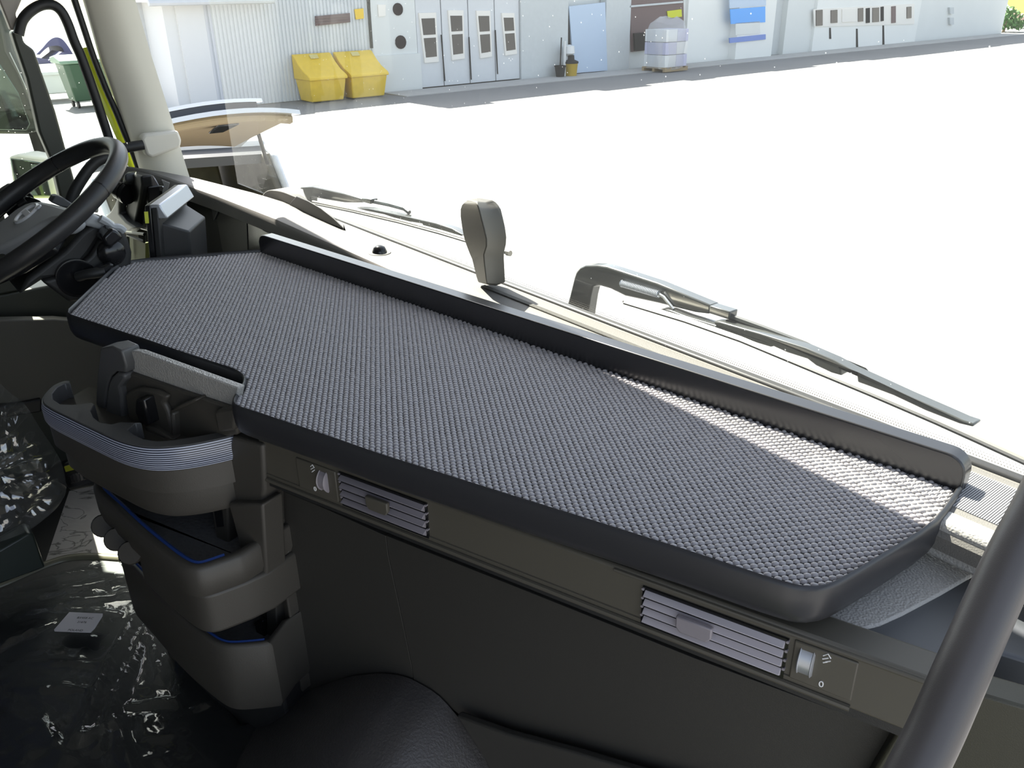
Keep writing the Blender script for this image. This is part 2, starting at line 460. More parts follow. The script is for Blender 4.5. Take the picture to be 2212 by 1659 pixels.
# cream block and dark bar on the pillar
gh = thing('pillar_handle', 'black bar in a cream bracket on the windscreen pillar', 'handle', X(340, 310, -1.60))
blk = [(296, 297), (303, 287), (376, 279), (384, 300), (381, 316), (320, 338), (308, 332)]
ob('bracket', pp(lambda a, b: X(a, b, -1.605), blk, TX*.035), mat('cream_bracket', (.72, .69, .61), .5), gh, bev=.008, seg=3)
ob('bar', tube([X(240, 326, -1.575), X(262, 321, -1.575), X(290, 316, -1.575), X(309, 313, -1.575)], [.0125, .013, .0135, .013], 14), M['black'], gh)

# mirrors outside the driver's door
mi = thing('side_mirror', 'large dark mirror housing outside the driver window, top left', 'mirror', X(40, 285, -2.1))
hs = [(-60, -20), (6, 30), (20, 110), (48, 158), (74, 221), (86, 262), (84, 277), (75, 286), (58, 291), (-60, 290)]
ob('housing', pp(lambda a, b: X(a, b, -2.12), hs, TY*.025-TX*.03), M['mirrorbody'], mi, bev=.012, seg=3)
ob('mirror_glass', pp(lambda a, b: X(a, b, -2.105), [(-60, 40), (8, 150), (40, 200), (66, 268), (58, 282), (-60, 280)], -TX*.01), M['mirror'], mi, bev=.003)
ob('rim_line', tube(smooth_path([X(*p, -2.104) for p in [(20, 113), (45, 165), (66, 215), (80, 255), (84, 270)]], 3), .0018, 6), M['silver'], mi)
ob('arm', pp(lambda a, b: X(a, b, -2.1), [(60, 288), (84, 283), (112, 380), (92, 390)], TY*.04), M['black'], mi, bev=.006)
m2 = thing('kerb_mirror', 'small square mirror with white back below the large one', 'mirror', X(55, 430, -2.0))
ob('housing', pp(lambda a, b: X(a, b, -2.03), [(17, 337), (40, 333), (60, 337), (96, 341), (108, 348), (124, 430), (40, 430), (26, 390)], TY*.06-TX*.04), M['white'], m2, bev=.012, seg=3)
ob('mirror_glass', pp(lambda a, b: X(a, b, -2.015), [(23, 342), (55, 346), (94, 352), (112, 424), (44, 424), (32, 390)], -TX*.008), M['mirror'], m2, bev=.003)

# ------------------------------------------------------------------ dashboard
dash = thing('dashboard', 'dark grey truck dashboard running under the windscreen', 'dashboard', T(-.2, -.2, 2.12))
# top panel with rolled front lip; sections run from right to left, rising at the driver's end
secs = [(.80, 0.006, 2.248, -.100, 2.250), (.30, .006, 2.248, -.100, 2.250), (-.10, .006, 2.248, -.100, 2.250), (-.40, .006, 2.248, -.100, 2.250), (-.80, .004, 2.249, -.100, 2.251),
        (-1.08, -.010, 2.258, -.108, 2.258), (-1.34, -.055, 2.268, -.150, 2.277), (-1.52, -.140, 2.292, -.215, 2.305), (-1.60, -.205, 2.308, -.262, 2.325), (-1.63, -.27, 2.322, -.305, 2.335)]
rg = []
for (x, yb, zb, ye, ze) in secs:
    w = .040
    if x < -.3:
        rg.append([T(x, yb, zb-.03), T(x, yb, zb), T(x, ye, ze), T(x, ye-.006, ze-.002), T(x, ye-.010, ze-.008), T(x, ye-.012, ze-.018), T(x, ye-.012, ze-.040), T(x, ye+.01, ze-.046)])
        continue
    rg.append([T(x, yb, zb-.03), T(x, yb, zb), T(x, ye, ze), T(x, ye-w*.55, ze-.0015), T(x, ye-w*.85, ze-.006), T(x, ye-w, ze-.014), T(x, ye-w, ze-.030), T(x, ye-w+.02, ze-.040)])
ob('dash_back', loft([[T(x, yb-.004, zb-.012), T(x, yb-.024, zb-.012), T(x, yb-.024, 1.7), T(x, yb-.004, 1.7)] for (x, yb, zb, ye, ze) in secs[2:]]), M['dashdark'], dash)
part(ob('top_panel', loft(rg), M['dashtop'], dash, angle=24), 'grained dash top by the windscreen')
# flat deck below the tray
deck = [V((-1.26, .725, 0)), V((-.905, .70, 0)), V((-.905, .663, 0)), V((.012, .663, 0))]
rgt = [T(.72, -.34, 0), T(.72, -.118, 0)]
deck = [V((p.x, p.y, 2.135)) for p in deck] + [Z(2100, 1494, 2.135), Z(2420, 1600, 2.135), T(1.0, -.118, 2.135), T(-1.1, -.118, 2.135)]
part(ob('deck', prism(deck, (0, 0, .055)), M['deck'], dash, bev=.004), 'smooth blue grey deck')
# grained pads let into the deck
pad1 = [(1722, 1340), (1752, 1356), (1785, 1364), (1830, 1369), (1862, 1367), (1900, 1357), (1950, 1334), (2030, 1291), (2100, 1250), (2116, 1237), (2119, 1226), (2108, 1207), (2062, 1178), (2010, 1150), (1900, 1200), (1760, 1290)]
part(ob('leather_pad', pp(lambda a, b: Z(a, b, 2.188), pad1, (0, 0, .005)), M['leather'], dash, bev=.003), 'grained grey pad at the right end')
pad2 = [(258, 755), (300, 760), (515, 838), (509, 870), (503, 886), (400, 852), (302, 817), (288, 809), (280, 800)]
part(ob('leather_pad', pp(lambda a, b: YW(a, b, .655), pad2, (0, .012, 0)), M['leather'], dash, bev=.002), 'grained pad above the cup holder')
# stepped ledge at the right end
part(ob('end_ledge', prism([T(.40, -.136, 2.205), T(.74, -.136, 2.205), T(.74, -.106, 2.205), T(.40, -.106, 2.205)], (0, 0, .046)), M['leather'], dash, bev=.006), 'light ledge at the right end')
# ribbed air grille in the dash top at right and fine slot line along the glass
gg = G()
for k in range(130):
    x = .43+k*.0024
    prism([T(x, -.098, 2.2495), T(x+.0012, -.098, 2.2495), T(x+.0012, -.012, 2.2490), T(x, -.012, 2.2490)], (0, 0, .0016), gg)
stuff(ob('grille_ribs', gg, mat('grey_grille', (.34, .34, .35), .5), dash, smooth=False))
ob('defroster_slot', tbox(-.35, .30, -.036, -.026, 2.2488, 2.2515), mat('defroster_grey', (.15, .145, .13), .8, bump=('noise', 2500, 1, .002)), dash, bev=.001)
# vent fascia below the tray
FY = .655
fa = G()
box(V((-.4185, FY+.02, 2.165)), (.4275, 0, 0), (0, .02, 0), (0, 0, .034), fa)
ob('vent_fascia', fa, M['fascia'], dash, bev=.004)
ob('fascia_lip', tube([V((-.845, FY-.001, 2.1335)), V((-.5, FY-.001, 2.1335)), V((-.2, FY-.001, 2.1335)), V((-.052, FY-.001, 2.1335))], .0035, 8), M['fascia'], dash)
ob('fascia_lip', tube([V((-.845, FY-.0005, 2.1425)), V((-.3, FY-.0005, 2.1425)), V((-.054, FY-.0005, 2.1425))], .0012, 6), M['fascia'], dash)
ob('deck_edge', tube([V((-.30, FY, 2.194)), V((-.1, FY, 2.194)), V((.012, FY, 2.194))], .0025, 8), M['fascia'], dash)
def vent(x0, x1, z0, z1, tab, sm, tm):
    vt = ob('air_vent', box(V(((x0+x1)/2, FY+.002, (z0+z1)/2)), ((x1-x0)/2+.003, 0, 0), (0, .0045, 0), (0, 0, (z1-z0)/2+.002)), M['gloss'], dash)
    n = 4; h = (z1-z0)/n
    for k in range(n):
        zc = z0+(k+.5)*h
        prof = [(FY-.0015, zc+h*.45), (FY-.0090, zc+h*.04), (FY-.0025, zc-h*.42), (FY+.004, zc-h*.42), (FY+.004, zc+h*.44)]
        s = ob('slat', prism([V((x0, y, z)) for y, z in prof], (x1-x0, 0, 0)), M[sm], vt, bev=.0006)
        for xx in (x0, x1):
            pass
    tp = G()
    xc, w = tab
    pr = [(-w, 0), (w, 0), (w*1.0, -.013), (w*.75, -.019), (-w*.75, -.019), (-w, -.013)]
    prism([V((xc+a, FY-.008, z1-h*.9+b)) for a, b in pr], (0, -.006, 0), tp)
    ob('tab', tp, M[tm], vt, bev=.0015)
    for k in range(n):
        for xx in (x0-.0022, x1+.0022):
            ob('pivot_pin', tube([V((xx, FY-.004, z0+(k+.95)*h)), V((xx, FY+.002, z0+(k+.95)*h))], .0016, 6), M['slat'], vt)
    return vt
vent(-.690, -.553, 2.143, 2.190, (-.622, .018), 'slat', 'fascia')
vent(-.263, -.118, 2.1405, 2.1855, (-.205, .019), 'slatlit', 'slat')  # same slats as the left vent, in the lit copy
def thumb(xw, xt, xa, xb):
    pl = ob('dial_plate', box(V(((xa+xb)/2, FY, 2.166)), ((xb-xa)/2, 0, 0), (0, .0022, 0), (0, 0, .0235)), M['fascia'], dash, bev=.0015)
    c = V((xw, FY+.008, 2.168))
    g = G()
    prof = [[V((xw+dx, c.y, c.z))+V((0, -math.cos(a)*r, math.sin(a)*r)) for a in [i*2*PI/28 for i in range(28)]] for dx, r in ((-.0075, .0165), (-.0060, .0190), (-.0052, .0175), (.0052, .0175), (.0060, .0190), (.0075, .0165))]
    loft(prof, g=g)
    ob('thumb_wheel', g, M['silver'] if xw > -.3 else M['slat'], pl)
    text('zero_mark', '0', M['print'], pl, (xt, FY-.0026, 2.150), (1, 0, 0), (0, 0, 1), .010)
    # arrow with airflow strokes
    g = G()
    for dx, dz, l in ((0, 0, .007), (.003, -.002, .006), (.001, -.004, .005)):
        tube([V((xt-.003+dx, FY-.0024, 2.180+dz)), V((xt-.003+dx+l*.7, FY-.0024, 2.180+dz+l*.5))], .0006, 5, g=g)
    tube([V((xt-.003, FY-.0024, 2.184)), V((xt+.001, FY-.0024, 2.188)), V((xt+.004, FY-.0024, 2.184))], .0006, 5, g=g)
    ob('airflow_mark', g, M['print'], pl)
thumb(-.097, -.080, -.110, -.052)
thumb(-.722, -.741, -.772, -.700)
# lower panels, set back under the fascia, with the upright seam between them
PYL = .692
def PL(a, b): return YW(a, b, PYL)
lo = [(585, 1050), (700, 1098), (833, 1158), (838, 1200), (862, 1310), (889, 1440), (893, 1474), (870, 1463), (830, 1457), (790, 1459), (740, 1468), (620, 1508), (606, 1512)]
ob('lower_panel', pp(PL, lo, (0, .03, 0)), M['dash'], dash, bev=.0006)
hi = [(834, 1157), (1100, 1262), (1500, 1422), (1840, 1548), (2010, 1600), (2060, 1720), (1500, 1720), (1230, 1624), (1100, 1585), (1000, 1550), (930, 1494), (894, 1474), (890, 1440), (863, 1310), (839, 1200)]
ob('lower_panel', pp(lambda a, b: YW(a, b, PYL-.001), hi, (0, .03, 0)), M['dash'], dash, bev=.0006)
ob('fascia_underside', box(V((-.40, .68, 2.126)), (.44, 0, 0), (0, .022, 0), (0, 0, .006)), M['dashdark'], dash)
en = [(2006, 1466), (2100, 1494), (2240, 1536), (2260, 1760), (1830, 1760)]
part(ob('end_panel', pp(lambda a, b: YW(a, b, .664), en, (0, .03, 0)), mat('dark_olive_plastic', (.040, .038, .024), .5, bump=GR), dash, bev=.003), 'dark olive side panel at the right end')
ob('inner_skin', pp(lambda a, b: YW(a, b, .74), [(560, 1060), (2100, 1600), (2150, 1800), (1000, 1800), (560, 1560)], (0, .02, 0)), M['dashdark'], dash)

# footwell hump below the lower panels
crest = [(590, 1516), (604, 1512), (620, 1507), (740, 1466), (790, 1457), (830, 1455), (870, 1461), (900, 1473), (950, 1505), (1000, 1563), (1040, 1625), (1085, 1700)]
cp = smooth_path([YW(a, b, .688) for a, b in crest], 3)
rows = []
for (dy, dz, sc_) in ((0, 0, 1), (-.03, -.004, 1), (-.07, -.014, 1.0), (-.12, -.035, 1.02), (-.20, -.085, 1.04), (-.30, -.17, 1.06), (-.42, -.30, 1.08)):
    rows.append([V((-.70+(p.x+.70)*sc_, p.y+dy, p.z+dz)) for p in cp])
gh_ = loft(rows, ring_closed=False, cap=False)
# give it thickness below
base = [V((p.x, p.y, 1.50)) for p in rows[0]]
loft([base, rows[0]], ring_closed=False, cap=False, g=gh_)
tag(ob('footwell_hump', gh_, mat('grained_dark_hump', (.055, .051, .050), .42, bump=('noise', 260, .5, .002)), angle=60), 'rounded dark grained hump at the bottom of the footwell', 'floor cover')
lw = [(985, 1546), (1100, 1588), (1240, 1626), (1420, 1680), (1700, 1760), (1100, 1760), (1046, 1640)]
ob('footwell_trim', pp(lambda a, b: YW(a, b, .67), lw, (0, .012, 0)), M['dash'], dash, bev=.003)

# ------------------------------------------------------------------ dash tray with rear rail
ZT = 2.25
tray = thing('dash_tray', 'long black tray with raised rim on the dashboard', 'tray', V((-.75, .85, 2.2)))
left = [(564, 546), (440, 555.5), (322, 565), (285, 570), (268, 574), (256, 579.5), (245, 587), (195, 635), (160, 669), (153, 676), (151.5, 683), (158, 688), (300, 735), (420, 776), (505, 803.5), (520, 811), (529, 818), (533, 826), (531, 836), (524, 848), (516, 860), (511, 870), (510, 877), (513, 883), (522, 887.5)]
front = [(560, 900), (682, 941), (828, 992), (1099, 1078), (1300, 1141), (1485, 1200), (1647, 1254), (1690, 1267), (1715, 1274), (1735, 1277), (1757, 1278), (1777, 1275), (1797, 1268), (1815, 1259), (1860, 1233), (1930, 1190), (1980, 1159), (2014, 1132), (2036, 1106), (2054, 1080), (2066, 1060)]
out2 = [Z(*p, ZT) for p in left+front]
n_ = len(out2)
cen = V((-.7, .85, ZT))
nor = []
for i in range(n_):
    a, b = out2[max(i-1, 0)], out2[min(i+1, n_-1)]
    t = (b-a).normalized(); nor.append(V((t.y, -t.x, 0)))
# outline runs anticlockwise seen from above? make sure the normals point outwards
if nor[30].y > 0: nor = [-v for v in nor]
prof = [(-.0005, .0005), (.0000, .0062), (.0016, .0078), (.0036, .0070), (.0052, .0030), (.0058, -.010), (.0050, -.024), (.0020, -.034), (-.004, -.040), (-.016, -.043)]
rings = [[p+nv*a+TZ*b for a, b in prof] for p, nv in zip(out2, nor)]
# underside meets in a flat bottom
gt = loft(rings, ring_closed=False, cap=False)
bot = [r[-1] for r in rings]
gt.add(bot, [tuple(range(n_))])
gt.add([p-TZ*.0035 for p in out2], [tuple(range(n_))])
gt.add([rings[0][k] for k in range(len(prof))], [tuple(range(len(prof)))])
gt.add([rings[-1][k] for k in range(len(prof))], [tuple(range(len(prof)))])
ob('tray_body', gt, M['tray'], tray, angle=50)
RL, RR = Z(565, 548, ZT), Z(2063, 1060, ZT)
rd = (RR-RL).normalized(); rn = V((-rd.y, rd.x, 0))       # along the rail, and away towards the windscreen
if rn.y < 0: rn = -rn
RLEN = (RR-RL).length
el = [(-.004, 2.236), (-.004, 2.276)]
for a in range(0, 91, 15): el.append((.020-.024*math.cos(math.radians(a)), 2.276+.017*math.sin(math.radians(a))))
for a in range(90, -1, -15): el.append((RLEN-.016+.022*math.cos(math.radians(a)), 2.269+.022*math.sin(math.radians(a))))
for a in range(0, -91, -30): el.append((RLEN-.006+.012*math.cos(math.radians(a)), 2.234+.012*math.sin(math.radians(a))))
rp_ = [V((RL.x, RL.y, 0))+rd*p+TZ*z for p, z in el]
part(ob('rear_rail', prism(rp_, rn*.024), M['rail'], tray, bev=.010, seg=6), 'raised rear rail of the tray')

# woven mat lying in the tray
mt = thing('woven_mat', 'grey woven non slip mat lying in the black dash tray', 'mat', V((-.75, .85, ZT-.001)))
poly = [V((p.x, p.y, 0))-nv*.0008 for p, nv in zip(out2, nor)]
mt_base = ob('backing', prism([V((p.x, p.y, ZT-.003)) for p in poly], (0, 0, .003)), M['matbase'], mt)
def inside(x, y):
    c = False; j = len(poly)-1
    for i in range(len(poly)):
        a, b = poly[i], poly[j]
        if (a.y > y) != (b.y > y) and x < (b.x-a.x)*(y-a.y)/(b.y-a.y)+a.x: c = not c
        j = i
    return c
gm = G()
dA, dB = V((math.cos(math.radians(-4)), math.sin(math.radians(-4)), 0)), V((-math.sin(math.radians(-4)), math.cos(math.radians(-4)), 0))
NS = 8
ca = [(math.cos(2*PI*k/NS), math.sin(2*PI*k/NS)) for k in range(NS)]
v36 = math.radians(33); ea = V((math.cos(v36), math.sin(v36), 0)); eb = V((-math.sin(v36), math.cos(v36), 0))
P_ = .0051
for i in range(-330, 331):
    for j in range(-120, 121):
        if (i+j) % 2: continue
        c = V((-.72, .9, 0))+dA*(i*P_)+dB*(j*P_)
        if not (-1.6 < c.x < .05 and .55 < c.y < 1.2) or not inside(c.x, c.y): continue
        jit = .9+.2*random.random()
        ra, rb = .0043*jit, .0031
        tl = .0005*(random.random()-.5)
        vs = []
        for (r, h) in ((1, 0.0), (.82, .0019), (.42, .0029)):
            for (x, y) in ca: vs.append(c+ea*(ra*r*x)+eb*(rb*r*y)+TZ*(ZT+h*jit+tl*x))
        vs.append(c+TZ*(ZT+.0032*jit))
        fs = []
        for q in (0, NS):
            for k in range(NS): fs.append((q+k, q+(k+1) % NS, q+NS+(k+1) % NS, q+NS+k))
        for k in range(NS): fs.append((2*NS+k, 2*NS+(k+1) % NS, 3*NS))
        gm.add(vs, fs)
stuff(ob('weave', gm, M['mat'], mt, angle=180))

# ------------------------------------------------------------------ storage unit left of the vents
st = thing('storage_unit', 'taupe storage tower with cup holder and two open drawers below the tray', 'storage', V((-1.0, .66, 1.68)))
ob('body', prism([V((-1.22, .70, 0)), V((-.90, .690, 0)), V((-.847, .667, 0)), V((-.835, .70, 0)), V((-.835, .78, 0)), V((-1.22, .80, 0))], (0, 0, .46), G()) if False else
   prism([V((-1.20, .715, 1.70)), V((-.90, .690, 1.70)), V((-.862, .672, 1.70)), V((-.862, .78, 1.70)), V((-1.20, .80, 1.70))], (0, 0, .44)), M['storage'], st, bev=.004)
ob('shield_plinth', prism([V((-1.22, .66, 1.60)), V((-1.05, .63, 1.60)), V((-.90, .625, 1.60)), V((-.868, .64, 1.60)), V((-.868, .78, 1.60)), V((-1.22, .80, 1.60))], (0, 0, .14)), M['dashdark'], st, bev=.004)  # hidden base added to shield the hump from bright floor light
def off(pts, d):
    n = len(pts); out = []
    for i in range(n):
        t = (pts[(i+1) % n]-pts[i-1]).normalized()
        out.append(pts[i]+V((t.y, -t.x, 0))*d)
    return out
def chain(pix, z, k=5): return smooth_path([Z(a, b, z) for a, b in pix], k)
def flat(pts, z): return [V((p.x, p.y, z)) for p in pts]
def open_box(front, back, z1, z0, wall, depth, name, lin=True, rim=.006):
    """a drawer: front is a smooth open curve left to right, back closes it"""
    outer = front + back
    n = len(outer)
    inner = off(outer, -wall)
    # orientation check
    ar = sum(outer[i].x*outer[(i+1) % n].y-outer[(i+1) % n].x*outer[i].y for i in range(n))
    if ar < 0: inner = off(outer, wall)
    cx = sum((p for p in outer), V((0, 0, 0)))/n
    low = [p+(cx-p)*.03 for p in outer]
    rings = [flat(low, z0), flat(outer, z0+.012), flat(outer, z1-rim), flat([o*.75+i*.25 for o, i in zip(outer, inner)], z1-rim*.25), flat([o*.5+i*.5 for o, i in zip(outer, inner)], z1), flat(inner, z1-.002), flat(inner, z1-depth)]
    g = loft(rings, cap=True)
    o = ob(name, g, M['storage'], st, angle=50)
    fl = ob('drawer_floor' if lin else 'tray_floor', prism(flat(off(outer, -wall*.9) if ar > 0 else off(outer, wall*.9), z1-depth+.001), (0, 0, .002)), M['dots'] if lin else M['storage'], o)
    return o, outer, inner
# top drawer with the cup holder
zc = 2.187
fr = chain([(150, 822), (136, 823), (116, 832), (99, 849), (92, 867), (110, 882), (150, 902), (200, 926), (250, 949), (290, 961), (330, 966), (375, 964), (420, 958), (470, 948), (506, 939)], zc, 4)
fr = [V((p.x, p.y, zc)) for p in fr]
bk = [V((-.885, .690, zc)), V((-1.22, .715, zc)), V((-1.285, .675, zc))]
outer = fr+bk
cd_ = ob('cup_drawer', loft([flat([p+(V((-1.05, .66, 0))-p)*.05*0 for p in outer], 2.112), flat(outer, 2.155), flat(outer, 2.1575)]), M['storage'], st, bev=.0)
# lower skirt of the drawer
cxy = V((-1.0, .67, 0))
sk = [V((p.x, p.y, 0))+(cxy-V((p.x, p.y, 0)))*.06 for p in outer]
ob('drawer_skirt', loft([flat([p+(cxy-p)*.05 for p in sk], 2.066), flat(sk, 2.076), flat(sk, 2.113)]), M['storage'], st, angle=50)
# striped band round the front
bo = fr[8:]
bn = []
for i in range(len(bo)):
    t = (bo[min(i+1, len(bo)-1)]-bo[max(i-1, 0)]).normalized(); bn.append(V((t.y, -t.x, 0)))
band = loft([[V((p.x, p.y, 0))+n*a+TZ*z for a, z in ((-.004, 2.151), (.0018, 2.150), (.0042, 2.157), (.0042, 2.176), (.0015, 2.1855), (-.004, 2.1845))] for p, n in zip(bo, bn)])
part(ob('trim_band', band, M['carbon'], st, angle=50), 'blue and silver striped trim band')
# top rim plate with scalloped inner edge
inn = [(470, 934), (420, 943), (375, 950), (340, 953), (310, 948), (288, 938), (276, 928), (292, 914), (306, 912), (280, 912), (262, 911), (240, 916), (216, 912), (202, 901), (196, 887), (201, 878), (205, 873), (196, 869), (178, 872), (158, 874), (130, 873), (114, 862), (113, 850), (124, 836), (140, 828), (152, 827)]
rim_in = [Z(a, b, zc) for a, b in inn]
rp2 = fr + rim_in
ob('cup_rim', prism([V((p.x, p.y, zc-.028)) for p in rp2], (0, 0, .028)), M['storagelit'], st, bev=.0022)
ob('tray_floor', prism([V((p.x, p.y, 2.1578)) for p in outer], (0, 0, .002)), M['storage'], st)
# upright post, niche and back wall with the cup supports
def BP(y): return lambda a, b: YW(a, b, y)
post = [(216, 752), (240, 748), (262, 758), (272, 790), (272, 806), (252, 803), (240, 812), (232, 832), (227, 870), (224, 895), (206, 872), (208, 830)]
ob('post', pp(BP(.640), post, (0, .03, 0)), M['storagelit'], st, bev=.003, seg=3)
nich = [(226, 893), (232, 835), (240, 815), (252, 805), (266, 808), (270, 820), (258, 838), (262, 860), (264, 905), (246, 912)]
ob('niche', pp(BP(.637), nich, (0, .02, 0)), M['storagelit'], st, bev=.004, seg=2)
back = [(255, 800), (280, 806), (400, 848), (508, 884), (512, 940), (440, 950), (330, 950), (262, 915), (262, 860)]
ob('back_wall', pp(BP(.648), back, (0, .03, 0)), M['storage'], st, bev=.003)
ob('cup_back', pp(BP(.638), [(268, 852), (275, 846), (300, 838), (340, 846), (360, 858), (352, 872), (362, 890), (376, 950), (300, 935), (276, 905)], (0, .012, 0)), M['storage'], st, bev=.005, seg=3)
ob('divider', pp(BP(.620), [(292, 862), (309, 863), (322, 918), (312, 920), (301, 915), (291, 890)], (0, .03, 0)), M['gloss'], st, bev=.003)
ob('cup_step', pp(BP(.628), [(310, 921), (330, 925), (372, 952), (338, 956), (318, 950)], (0, .02, 0)), M['storage'], st, bev=.004)
ob('cup_ledge', pp(BP(.637), [(366, 889), (390, 873), (420, 862), (424, 866), (396, 880), (368, 894)], (0, .02, 0)), M['storage'], st, bev=.004)
ob('cup_ledge', pp(BP(.637), [(366, 890), (373, 893), (377, 948), (370, 948)], (0, .02, 0)), M['storage'], st, bev=.004)
ob('cup_ledge', pp(BP(.637), [(462, 893), (466, 886), (505, 884), (506, 930), (470, 936)], (0, .02, 0)), M['storage'], st, bev=.006)
# middle drawer
z2 = 2.03
f2 = chain([(222, 1028), (206, 1032), (200, 1046), (206, 1064), (240, 1096), (290, 1144), (345, 1190), (384, 1218), (412, 1228), (440, 1226), (480, 1213), (522, 1198)], z2, 4)
b2 = [V((-.853, .640, z2)), V((-.853, .70, z2)), V((-1.19, .72, z2))]
d2, o2, i2 = open_box(f2, b2, z2, 1.978, .016, .05, 'drawer')
ln = [p+TZ*.0008 for p in flat(i2[2:len(f2)-3], z2-.003)]
ob('liner', tube(ln, .0032, 6), M['liner'], d2)
# plain lower front under the middle drawer
f2b = [V((p.x, p.y, 0)) for p in f2[18:]]
lowp = flat([p+(V((-.95, .68, 0))-p)*.05 for p in f2b]+[V((-.850, .640, 0)), V((-.850, .70, 0)), V((-1.10, .70, 0))], 1.906)
ob('lower_front', prism(lowp, (0, 0, .072)), M['storage'], st, bev=.006, seg=3)
# column at the right of the drawers
ob('front_column', pp(BP(.635), [(492, 1088), (566, 1090), (577, 1262), (500, 1276), (468, 1240), (522, 1197)], (0, .04, 0)), M['storage'], st, bev=.004, seg=3)
ob('upper_front', pp(BP(.648), [(500, 942), (566, 962), (571, 1060), (567, 1088), (493, 1088), (480, 1040)], (0, .04, 0)), M['storage'], st, bev=.005, seg=3)
sw = ob('switch_block', pp(BP(.652), [(455, 1092), (490, 1086), (494, 1170), (486, 1186), (466, 1160)], (0, .02, 0)), M['storage'], st, bev=.003)
ob('switch_mark', pp(BP(.6505), [(461, 1101), (478, 1098), (482, 1138), (468, 1140)], (0, .004, 0)), M['gloss'], sw, bev=.001)
# bottom drawer
z3 = 1.86
f3 = chain([(262, 1186), (257, 1196), (264, 1206), (300, 1244), (357, 1306), (410, 1352), (450, 1382), (475, 1394), (500, 1397), (545, 1394), (588, 1389)], z3, 4)
b3 = [V((-.858, .665, z3)), V((-.858, .70, z3)), V((-1.20, .72, z3)), V((-1.27, .70, z3))]
d3, o3, i3 = open_box(f3, b3, z3, 1.728, .012, .06, 'drawer')
ob('liner', tube([p+TZ*.001 for p in flat(i3[2:len(f3)-2], z3-.003)], .0026, 6), M['liner'], d3)
ob('clip', pp(BP(.662), [(548, 1345), (566, 1342), (572, 1378), (556, 1380)], (0, .01, 0)), M['gloss'], st, bev=.002)
ob('side_bracket', pp(BP(.668), [(568, 1030), (584, 1045), (604, 1480), (604, 1512), (590, 1515), (576, 1380)], (0, .03, 0)), M['dash'], st, bev=.002)
# three ribbed knobs at the back left of the drawers
for k, (a, b) in enumerate([(226, 1135), (254, 1164), (285, 1193)]):
    c = Z(a, b, 1.965)
    ax = (V((.80, .55, .10)))
    ax = (D(a+60, b-20, (c-CAM).length*1.02)-c).normalized()
    kn = ob('ribbed_knob', lathe(c, ax, [(.002, -.012), (.017, -.012), (.019, -.009), (.019, -.001), (.0165, .0), (.0165, .002), (.018, .0025), (.018, .0045), (.0165, .005), (.0165, .007), (.018, .0075), (.017, .010), (.012, .0105), (.012, .022), (.002, .022)], 20), M['knob'], st)

# ------------------------------------------------------------------ steering wheel and column
WC = V((-1.6997, .8659, 2.3633)); WN = V((-.1706, -.4824, .8592)).normalized()
wu = (TZ-WN*WN.z).normalized(); wr = wu.cross(WN)
def WP(a, b, o=0): return onp(a, b, WC+WN*o, WN)
wh = thing('steering_wheel', 'black leather steering wheel with grey airbag pad and chrome emblem', 'steering wheel', WC - WN*.12)
rim = [WC+(wr*math.cos(2*PI*k/72)+wu*math.sin(2*PI*k/72))*.212 for k in range(72)]
gr = G()
rr = []
for k, p in enumerate(rim):
    t = (p-WC).normalized()
    rr.append([p + t*.0165*math.cos(2*PI*j/14) + WN*.0185*math.sin(2*PI*j/14) for j in range(14)])
loft(rr, closed=True, cap=False, g=gr)
ob('rim', gr, M['wheel'], wh)
for a in (math.radians(34), math.radians(-36), math.radians(146), math.radians(214)):
    c = WC+(wr*math.cos(a)+wu*math.sin(a))*.212; t = (wr*math.cos(a)+wu*math.sin(a)); tt = WN.cross(t)
    sr = [[c+tt*d+t*(.0168)*math.cos(2*PI*j/16)+WN*.0188*math.sin(2*PI*j/16) for j in range(16)] for d in (-.0012, .0012)]
    ob('rim_seam', loft(sr), M['gloss'], wh)
padp = [(-70, 470), (0, 477), (16, 465), (36, 449), (58, 437), (72, 433), (87, 432), (113, 437), (140, 444), (156, 449), (140, 462), (124, 472), (104, 475), (80, 487), (58, 501), (28, 517), (0, 531), (-60, 545)]
ob('airbag_pad', prism([WP(*p, -.012) for p in padp], -WN*.045), M['hub'], wh, bev=.010, seg=4)
pad_low = [(-60, 547), (0, 532), (58, 502), (104, 476), (124, 473), (128, 480), (105, 492), (62, 517), (0, 552), (-50, 575)]
ob('pad_skirt', prism([WP(*p, -.030) for p in pad_low], -WN*.03), M['olive'], wh, bev=.004)
# emblem: ring, bar across and arrow tip
ec = WP(58, 461.5, -.011)
er = .0265
ring = [ec+(wr*math.cos(2*PI*k/32)+wu*math.sin(2*PI*k/32))*er for k in range(32)]
em = ob('emblem', tube(ring, .0042, 8, closed=True), M['chrome'], wh)
bd = (WP(66, 448, -.011)-WP(50, 474, -.011)).normalized()
bx = (WP(83, 452, -.011)-ec).normalized()
ob('emblem_bar', box(ec, wr*.0255, wu*.0062, WN*.003), M['chrome'], em, bev=.001)
ad = (wr+wu).normalized(); ap = ad.cross(WN)
ob('emblem_arrow', prism([ec+ad*(er+.001)-ap*.003, ec+ad*(er+.012)-ap*.007, ec+ad*(er+.015), ec+ad*(er+.012)+ap*.007, ec+ad*(er+.001)+ap*.003], WN*.004), M['chrome'], em, bev=.0008)
